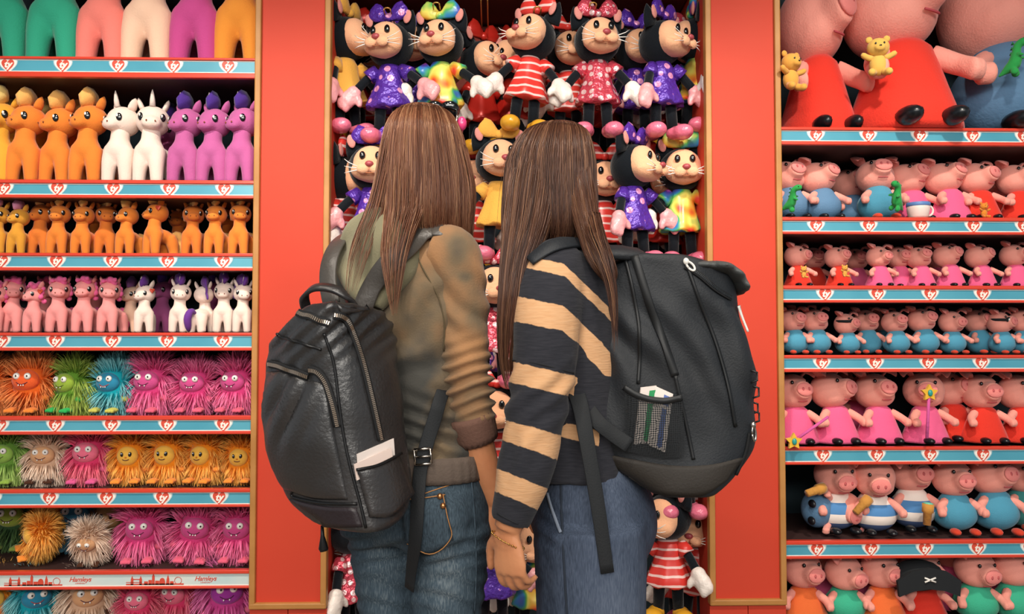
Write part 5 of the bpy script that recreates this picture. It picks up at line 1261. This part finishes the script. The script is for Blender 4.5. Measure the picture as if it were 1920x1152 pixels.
for a in np.linspace(0, 2*PI, 30): ch.append(wB+np.array((0, 0, -.022))+np.array((.031*math.cos(a), .026*math.sin(a), -.016*math.cos(a))))
br = obj('bracelet', join(*[ell(c, (.0022, .0022, .0022), 6, 4) for c in ch], tube(ch, .0009, 4)), M('gold_chain', '#d9a860', .25, metal=1.0), off=wB); br.location = wB
tag(br, 'thin gold chain bracelet on the hanging bare wrist', 'bracelet')

# ------------------------------------------------------------------ backpacks
def bag_body(rows, e1, Yp, e2, depth=None, corner=.16, bulge=.05, nrow=44, cos1=1.0, sin2=1.0):
    "rows: picture row, left edge, near corner, right edge; e1 runs left edge to corner, e2 corner to right edge"
    out = []
    for py, xl, xp, xr in spline(np.array(rows, float), nrow):
        Pp = U(xp, py, Yp); s = ppm(Yp)
        w = (xp-xl)/s/cos1; dp = depth if depth is not None else (xr-xp)/s/sin2
        Lc = Pp-e1*w; Rc = Pp+e2*dp; Bc = Lc+e2*dp; cs = [Lc, Pp, Rc, Bc]; pts = []
        nrm = [np.array((-e2[0], -e2[1], 0)), e1, e2, -e1]
        for i in range(4):
            a, b = cs[i], cs[(i+1) % 4]; L = np.linalg.norm(b-a)
            pts += [a+(b-a)*corner, (a+b)/2+nrm[i]*L*bulge, b-(b-a)*corner]
        pts = np.array(pts)
        for _ in range(2):
            nx = np.roll(pts, -1, 0); pts = np.stack([pts*.75+nx*.25, pts*.25+nx*.75], 1).reshape(-1, 3)
        out.append(pts)
    return loft(out)
# black leather backpack on the left woman
phA = R(37); e1A = np.array((math.cos(phA), -math.sin(phA), 0)); e2A = np.array((math.sin(phA), math.cos(phA), 0))
rowsA = [(566, 596, 634, 676), (576, 556, 622, 704), (598, 516, 612, 722), (625, 470, 606, 730), (655, 446, 614, 736), (700, 436, 630, 742), (760, 434, 640, 752), (820, 438, 648, 760), (870, 446, 658, 770), (920, 462, 670, 778), (960, 484, 680, 774), (990, 520, 688, 758), (1008, 575, 686, 722)]
bagA = bag_body(rowsA, e1A, -1.165, e2A, cos1=math.cos(phA), sin2=math.sin(phA), corner=.13, bulge=.045)
bagA = remesh(bagA, .007, 5)
bagA = displaced(bagA, lambda V: .010*nz3(V, 7, 3)+.004*np.exp(-((project(V)[1]-620)/45)**2)*np.sin((project(V)[0]*.9+project(V)[1])/34*2*PI)+.003*nz3(V, 17, 5)+.009*np.exp(-((project(V)[1]-755)/60)**2)*np.sin((project(V)[0]+project(V)[1]*.35)/40*2*PI)*np.exp(-((project(V)[0]-540)/48)**2))
LEA = M('black_leather', '#2c2c2d', .35, spec=.85, bump=(150, .35, .003), var=(4, '#302d2d'))
LEB = M('black_leather_reflection_tint', '#2a2226', .42, spec=.5, bump=(150, .35, .003))  # purple-brown tint of reflections put into the base panel's colour
PIPE = M('leather_piping', '#101113', .4); SILV = M('zip_silver', '#c9b7a4', .3, metal=.85); TAPE = M('zip_tape', '#0f1114', .8)
offK = np.array(U(640, 990, -1.05))
KA = thing('backpack', 'black leather backpack with silver zips, slung on the woman in olive', 'backpack', tuple(offK))
obj('bag_body', bagA, LEA, KA, off=offK); ba = bvh(bagA)
sp = lambda pts, n=30, off=.002: surf_path(ba, pts, n, off, -1.1)
for pts in ([(607, 625), (616, 650), (628, 690), (640, 790), (655, 868), (676, 945), (686, 990)], [(505, 624), (535, 634), (570, 645), (603, 656)], [(496, 908), (530, 926), (600, 943), (670, 945)]):
    p, n = sp(pts); obj('piping', tube(p, .0028, 8), PIPE, KA, off=offK)
zipper(ba, [(480, 690), (500, 681), (530, 688), (555, 697), (580, 706)], 26, KA, offK, SILV, TAPE, .0075)
zipper(ba, [(581, 693), (598, 698), (614, 722), (626, 762), (635, 800)], 26, KA, offK, SILV, TAPE, .0075)
zipper(ba, [(626, 592), (646, 596), (662, 630), (682, 694), (700, 770), (712, 826)], 40, KA, offK, SILV, TAPE, .0075)
zipper(ba, [(561, 588), (580, 593), (600, 600), (617, 607)], 18, KA, offK, SILV, TAPE, .0075)
obj('front_pocket', patch(ba, [(486, 700), (525, 696), (565, 708), (610, 720)], [(500, 905), (540, 920), (590, 936), (652, 938)], 44, 44, .001, .020), LEA, KA, off=offK)
obj('side_pocket', patch(ba, [(668, 880), (700, 872), (738, 853)], [(692, 970), (730, 968), (766, 925)], 14, 12, .013, .004, top_extra=.006), LEA, KA, off=offK)
p, n = sp([(666, 880), (700, 873), (739, 852)], 16, .019); obj('piping', tube(p, .0028, 8), PIPE, KA, off=offK)
obj('base_panel', patch(ba, [(500, 918), (545, 936), (610, 950), (668, 952)], [(535, 968), (575, 980), (630, 988), (680, 988)], 16, 6, .004, 0), LEB, KA, off=offK)
# top flap patch and carrying handle
obj('handle_tab', patch(ba, [(628, 566), (650, 562), (676, 556)], [(640, 588), (662, 587), (690, 580)], 8, 6, .005), LEA, KA, off=offK)
hp = spline(np.array([[*U(574, 580, -1.02)], [*U(571, 556, -1.05)], [*U(590, 540, -1.07)], [*U(622, 541, -1.08)], [*U(646, 553, -1.08)], [*U(664, 574, -1.06)]]), 26)
hn = np.array([(-.25, -.5, .83)]*26); obj('handle', ribbon(hp, hn, .021, .008), LEA, KA, off=offK)
# shoulder straps over the clothes
cl = bvh(sw_all, hood)
STRAPL = M('strap_leather', '#45413d', .42, spec=.6, bump=(150, .3, .003))
p, n = surf_path(cl, [(683, 572), (706, 530), (733, 490), (775, 453), (806, 440)], 36, .012, -.95, 12)
pe = spline(np.array([p[-6], p[-1], U(836, 433, -.955), U(856, 437, -.91), U(868, 446, -.86)]), 24)[7:]; p = np.vstack([p, pe]); w_ = np.clip(np.linspace(-1.2, 1.6, len(p)), 0, 1)[:, None]; n = np.vstack([n, np.repeat(n[-1:], len(pe), 0)])*(1-w_)+np.array((.12, -.62, .77))*w_
for _ in range(4): p[1:-1] = (p[:-2]+2*p[1:-1]+p[2:])/4
flat_edges(obj('shoulder_strap', ribbon(p, n, list(np.linspace(.040, .046, len(p))), .007), STRAPL, KA, True, off=offK), 50)
p = spline(np.array([U(622, 572, -1.0), U(615, 530, -.985), U(618, 490, -.965), U(632, 458, -.92), U(652, 440, -.86), U(668, 436, -.79)]), 30); obj('shoulder_strap', ribbon(p, np.array([(-.45, -.85, .2)]*30)+np.linspace(0, 1, 30)[:, None]*np.array((.2, .35, .8)), .040, .007), STRAPL, KA, True, off=offK)
st = bvh(torso(tA, YA, fA), je)
p, n = surf_path(st, [(836, 690), (829, 718), (820, 755), (806, 815), (797, 850), (792, 885), (790, 950), (785, 1030), (781, 1098)], 44, .019, -.96, 8); p[:12] += FWD*np.linspace(.085, 0, 12)[:, None]; obj('webbing_strap', ribbon(p, n, .0285, .003), WEB, KA, off=offK)
bk_, bn = surf(st, 795, 856, .024, -.96); Bx = np.stack([np.array((.97, -.2, .1)), bn, np.array((-.1, 0, 1.))], 1)
fr_ = [Bx @ np.array((x, .004, z)) for x, z in ((-.017, -.015), (-.017, .015), (.017, .015), (.017, -.015), (-.017, -.015))]
obj('buckle', join(*[tube([fr_[i]+bk_, fr_[i+1]+bk_], .0026, 8) for i in range(4)], tube([bk_+Bx @ np.array((-.017, .004, 0)), bk_+Bx @ np.array((.017, .004, 0))], .0022, 8)), STEEL, KA, off=offK)
# a loose cord end left of the bag and one below
zc_, zn_ = surf(ba, 481, 812, .004, -1.08); obj('zip_pull', tube([zc_, zc_+np.array((.002, -.004, -.014)), zc_+np.array((0, -.002, -.03))], [.002, .004, .003], 8), PIPE, KA, off=offK)
ta = U(604, 986, -1.0); obj('cord_end', tube([ta, ta+np.array((.001, 0, -.02)), ta+np.array((.003, 0, -.045)), ta+np.array((.004, 0, -.05))], [.003, .004, .010, .008], 8), PIPE, KA, off=offK)
# papers
def card(name, bv, pts, off, th, mat, label, cat, Yf, group=None):
    C = [surf(bv, a, b, off, Yf)[0] for a, b in pts]; n_ = np.cross(C[1]-C[0], C[3]-C[0]); n_ /= np.linalg.norm(n_)
    if np.dot(n_, FWD) > 0: n_ = -n_
    C[2] = C[1]+C[3]-C[0]
    V = np.array([c+n_*th/2 for c in C]+[c-n_*th/2 for c in C]); F = [(0, 1, 2, 3), (7, 6, 5, 4)]+[(i, i+4, (i+1) % 4+4, (i+1) % 4) for i in range(4)]
    me = bmesh.new(); o_ = V.mean(0); o = obj(name, (V-o_, F), mat, smooth=False, loc=tuple(o_)); me.from_mesh(o.data); bmesh.ops.recalc_face_normals(me, faces=me.faces); me.to_mesh(o.data); me.free()
    tag(o, label, cat, group); return o, C, n_
PAPER = M('paper_white', '#efe2da', .6)
card('folded_paper', ba, [(668, 852), (733, 823), (737, 866), (672, 895)], .006, .003, PAPER, 'white folded paper at the back of the leather side pocket', 'paper', -1.1)
card('folded_paper', ba, [(664, 870), (726, 842), (731, 872), (669, 900)], .0095, .003, M('paper_pinkish', '#e9d3c8', .6), 'pinkish folded paper at the front of the leather side pocket', 'paper', -1.1)

# black nylon backpack on the right woman
e1B = np.array((.996, -.087, 0)); e2B = np.array((.087, .996, 0))
rowsB = [(474, 1190, 1270, 0), (481, 1160, 1310, 0), (497, 1138, 1368, 0), (525, 1128, 1386, 0), (570, 1122, 1396, 0), (620, 1118, 1410, 0), (690, 1110, 1422, 0), (760, 1102, 1430, 0), (810, 1104, 1432, 0), (850, 1116, 1424, 0), (885, 1150, 1404, 0), (912, 1196, 1380, 0), (936, 1236, 1345, 0)]
bagB = bag_body(rowsB, e1B, -1.035, e2B, depth=.26, corner=.14, bulge=.03)
bagB = remesh(bagB, .0075, 6)
def bagfold(V):
    px, py = project(V); n_ = nz3(V, 6, 21)
    return .008*n_+.004*nz3(V, 15, 4)+.006*np.sin((px*.85-py*.5)/70*2*PI+n_*4)*np.exp(-((py-640)/130)**2)
bagB = displaced(bagB, bagfold)
NYL = M('black_nylon', '#171b20', .62, bump=(260, .4, .002), var=(5, '#1d2228')); NYG = M('grey_nylon', '#484b4b', .6, bump=(260, .4, .002)); NYB = M('brown_base_nylon', '#29241f', .7, bump=(220, .4, .002))
offN = np.array(U(1260, 936, -.9))
KB = thing('backpack', 'black nylon backpack with mesh side pocket, worn by the woman in stripes', 'backpack', tuple(offN))
obj('bag_body', bagB, NYL, KB, off=offN); bb = bvh(bagB); sq = lambda pts, n=30, off=.002: surf_path(bb, pts, n, off, -1.0)
lid = remesh(join(*[ell(U(x, y, yy), r_, 16, 10, rotm(0, an, 0)) for x, y, yy, r_, an in ((1300, 504, -.93, (.045, .115, .014), .05), (1332, 507, -.93, (.04, .13, .016), .15), (1356, 520, -.92, (.032, .13, .016), .55), (1372, 540, -.92, (.022, .12, .013), .95))]), .006, 5)
obj('top_lid', lid, NYG, KB, off=offN)
lb = bvh(lid, bagB)
zipper(lb, [(1284, 499), (1310, 516), (1340, 543), (1368, 560)], 24, KB, offN, M('zip_black', '#22262a', .5), TAPE, .006, .004, -1.0)
WPL = M('pull_white', '#e9e6df', .4)
def pull(x, y, mat, ang, L=.026):
    q, n_ = surf(lb, x, y, .009, -1.0); d = np.array((math.sin(ang), 0, -math.cos(ang))); s_ = np.cross(d, n_); s_ /= np.linalg.norm(s_)
    lp = [q+s_*.0055*math.cos(a)+d*(L*.5+L*.42*math.sin(a)) for a in np.linspace(0, 2*PI, 18)]
    return obj('zip_pull', join(tube(lp, .0024, 6), ell(q, (.006, .005, .007), 10, 8)), mat, KB, off=offN)
pull(1284, 492, WPL, .75); pull(1405, 797, STEEL, .08, .034)
for pts, w in (([(1190, 481), (1202, 520), (1218, 570), (1236, 620), (1252, 665), (1266, 705)], .016), ([(1290, 505), (1310, 560), (1340, 640), (1365, 730), (1378, 800)], .007), ([(1266, 705), (1285, 790), (1300, 862)], .007), ([(1175, 490), (1190, 560), (1200, 640), (1196, 720)], .007)):
    p, n = sq(pts, 34, .003); obj('piping', ribbon(p, n, w, .005), M('nylon_trim', '#0f1215', .5), KB, off=offN)
obj('base_panel', patch(bb, [(1130, 850), (1180, 860), (1258, 873), (1330, 872), (1392, 858)], [(1190, 908), (1225, 922), (1270, 928), (1320, 926), (1360, 900)], 24, 8, .005, .002, Yfall=-1.0), NYB, KB, off=offN)
# mesh pocket and its contents
def mesh_mat():
    m, b, t = base_mat('pocket_mesh'); m.use_backface_culling = False
    tc = t.n('ShaderNodeTexCoord'); mp = t.n('ShaderNodeMapping'); mp.inputs['Rotation'].default_value = (0, R(45), 0); mp.inputs['Scale'].default_value = (330, 330, 330); t.l(tc.outputs['Object'], mp.inputs[0])
    ck = t.n('ShaderNodeTexChecker'); ck.inputs['Scale'].default_value = 1.0; t.l(mp.outputs[0], ck.inputs['Vector'])
    rp = t.n('ShaderNodeMapRange'); rp.inputs[3].default_value = .3; rp.inputs[4].default_value = 1.0; t.l(ck.outputs['Fac'], rp.inputs[0])
    b.inputs['Base Color'].default_value = lin('#15191d'); b.inputs['Roughness'].default_value = .8
    t.l(rp.outputs[0], b.inputs['Alpha']); return m
pk = patch(bb, [(1176, 726), (1209, 747), (1249, 751), (1278, 742)], [(1172, 842), (1200, 850), (1240, 856), (1280, 856)], 14, 12, .018, .006, .002, -1.0)
nfr = 14*12; pkF = [f for f in pk[1] if max(f) < nfr]
obj('mesh_pocket', (pk[0], pkF), mesh_mat(), KB, off=offN)
p, n = sq([(1174, 724), (1190, 738), (1209, 747), (1230, 751), (1249, 751), (1278, 742)], 24, .020); obj('pocket_hem', ribbon(p, n, .012, .005), M('nylon_trim', '#0f1215', .5), KB, off=offN)
def packet(pts, stripe_pts, col, label):
    o, C, n_ = card('paper_packet', bb, pts, .010, .006, PAPER, label, 'packet', -1.0)
    ce = np.array(o.location); ex = C[1]-C[0]; ey = C[3]-C[0]
    q = lambda u, v: C[0]+ex*u+ey*v+n_*.0036-ce
    for u0, u1, v0, v1, nm in ((stripe_pts[0], stripe_pts[1], .30, .93, 'printed_stripe'), (stripe_pts[0]+.02, stripe_pts[1]+.04, .07, .24, 'printed_square')):
        V = np.array([q(u0, v0), q(u1, v0), q(u1, v1), q((u0+u1)/2, v1+.05 if nm == 'printed_stripe' else v1), q(u0, v1)]); obj(nm, (np.vstack([V, V-n_*.001]), [(0, 1, 2, 3, 4), (9, 8, 7, 6, 5)]), col, o, False)
packet([(1199, 727), (1229, 724), (1219, 834), (1188, 832)], (.55, .95), M('print_green', '#2f9a5c', .5), 'white paper packet with green stripe in mesh pocket')
packet([(1228, 725), (1263, 738), (1247, 838), (1214, 832)], (.5, .78), M('print_blue', '#5a72b4', .5), 'white paper packet with blue stripe in mesh pocket')
# straps
scl = bvh(sB)
p, n = surf_path(scl, [(996, 492), (1036, 463), (1075, 458), (1110, 468), (1150, 480)], 24, .005, -.95, 8); obj('shoulder_strap', ribbon(p, n, list(np.linspace(.03, .05, 24)), .007), NYL, KB, off=offN)
p = spline(np.array([U(1204, 478, -.985), U(1170, 474, -1.0), U(1128, 472, -.99), U(1090, 462, -.96), U(1060, 462, -.93)]), 20); obj('shoulder_strap', ribbon(p, np.array([(0, -.4, .9)]*20), .055, .016), NYL, KB, off=offN)
p = spline(np.array([U(1080, 735, -1.02), U(1090, 770, -1.035), U(1101, 832, -1.05), U(1121, 950, -1.06), U(1139, 1075, -1.06)]), 30); obj('webbing_strap', ribbon(p, np.array([(.05, -1, 0)]*30), list(np.linspace(.034, .026, 30)), .003), WEB, KB, off=offN)
p = spline(np.array([U(1092, 750, -1.0), U(1120, 790, -1.03), U(1150, 815, -1.035), U(1180, 836, -1.04)]), 16); obj('webbing_strap', ribbon(p, np.array([(0, -1, .1)]*16), .03, .004), WEB, KB, off=offN)
p, n = sq([(1384, 574), (1391, 586), (1399, 602), (1404, 622)], 14, .006); obj('loop', ribbon(p, n, .011, .004), WPL, KB, off=offN)
for (x, y) in ((1413, 706), (1416, 735), (1420, 765), (1424, 782)):
    a = surf(bb, x-6, y, .002, -.95)[0]; obj('loop', tube([a+np.array((0, 0, .012)), a+np.array((.012, 0, .008)), a+np.array((.012, 0, -.008)), a+np.array((0, 0, -.012))], .0022, 6), PIPE, KB, off=offN)
p, n = sq([(1404, 812), (1396, 850), (1378, 890)], 14, .003); obj('piping', ribbon(p, n, .008, .004), TAPE, KB, off=offN)

# ------------------------------------------------------------------ sunglasses pushed up on the left woman's head
g = U(835, 206, -.80); SG = thing('sunglasses', 'black sunglasses with pink tipped silver arm on the left woman\'s head', 'sunglasses', tuple(g))
FRB = M('frame_black', '#0d1014', .15, coat=.5)
obj('frame', tube(spline([U(806, 205, -.82)-g, U(825, 201, -.83)-g, U(845, 203, -.84)-g, U(859, 208, -.845)-g], 14), [(.004, .008)]*14, 8), FRB, SG)
obj('temple', tube([U(857, 208, -.85)-g, U(857, 220, -.86)-g, U(854, 236, -.865)-g], .0024, 8), STEEL, SG)
obj('temple_tip', ell(U(866, 232, -.85)-g, (.011, .010, .016), 12, 8), M('pink_plastic', '#e0407a', .25, coat=.4), SG)
for q in (0, 1): obj('lens', ell(U(815+28*q, 207, -.775)-g, (.024, .012, .022), 14, 8, rotm(.5, 0, 0)), M('lens_dark', '#101418', .08, coat=.6), SG)
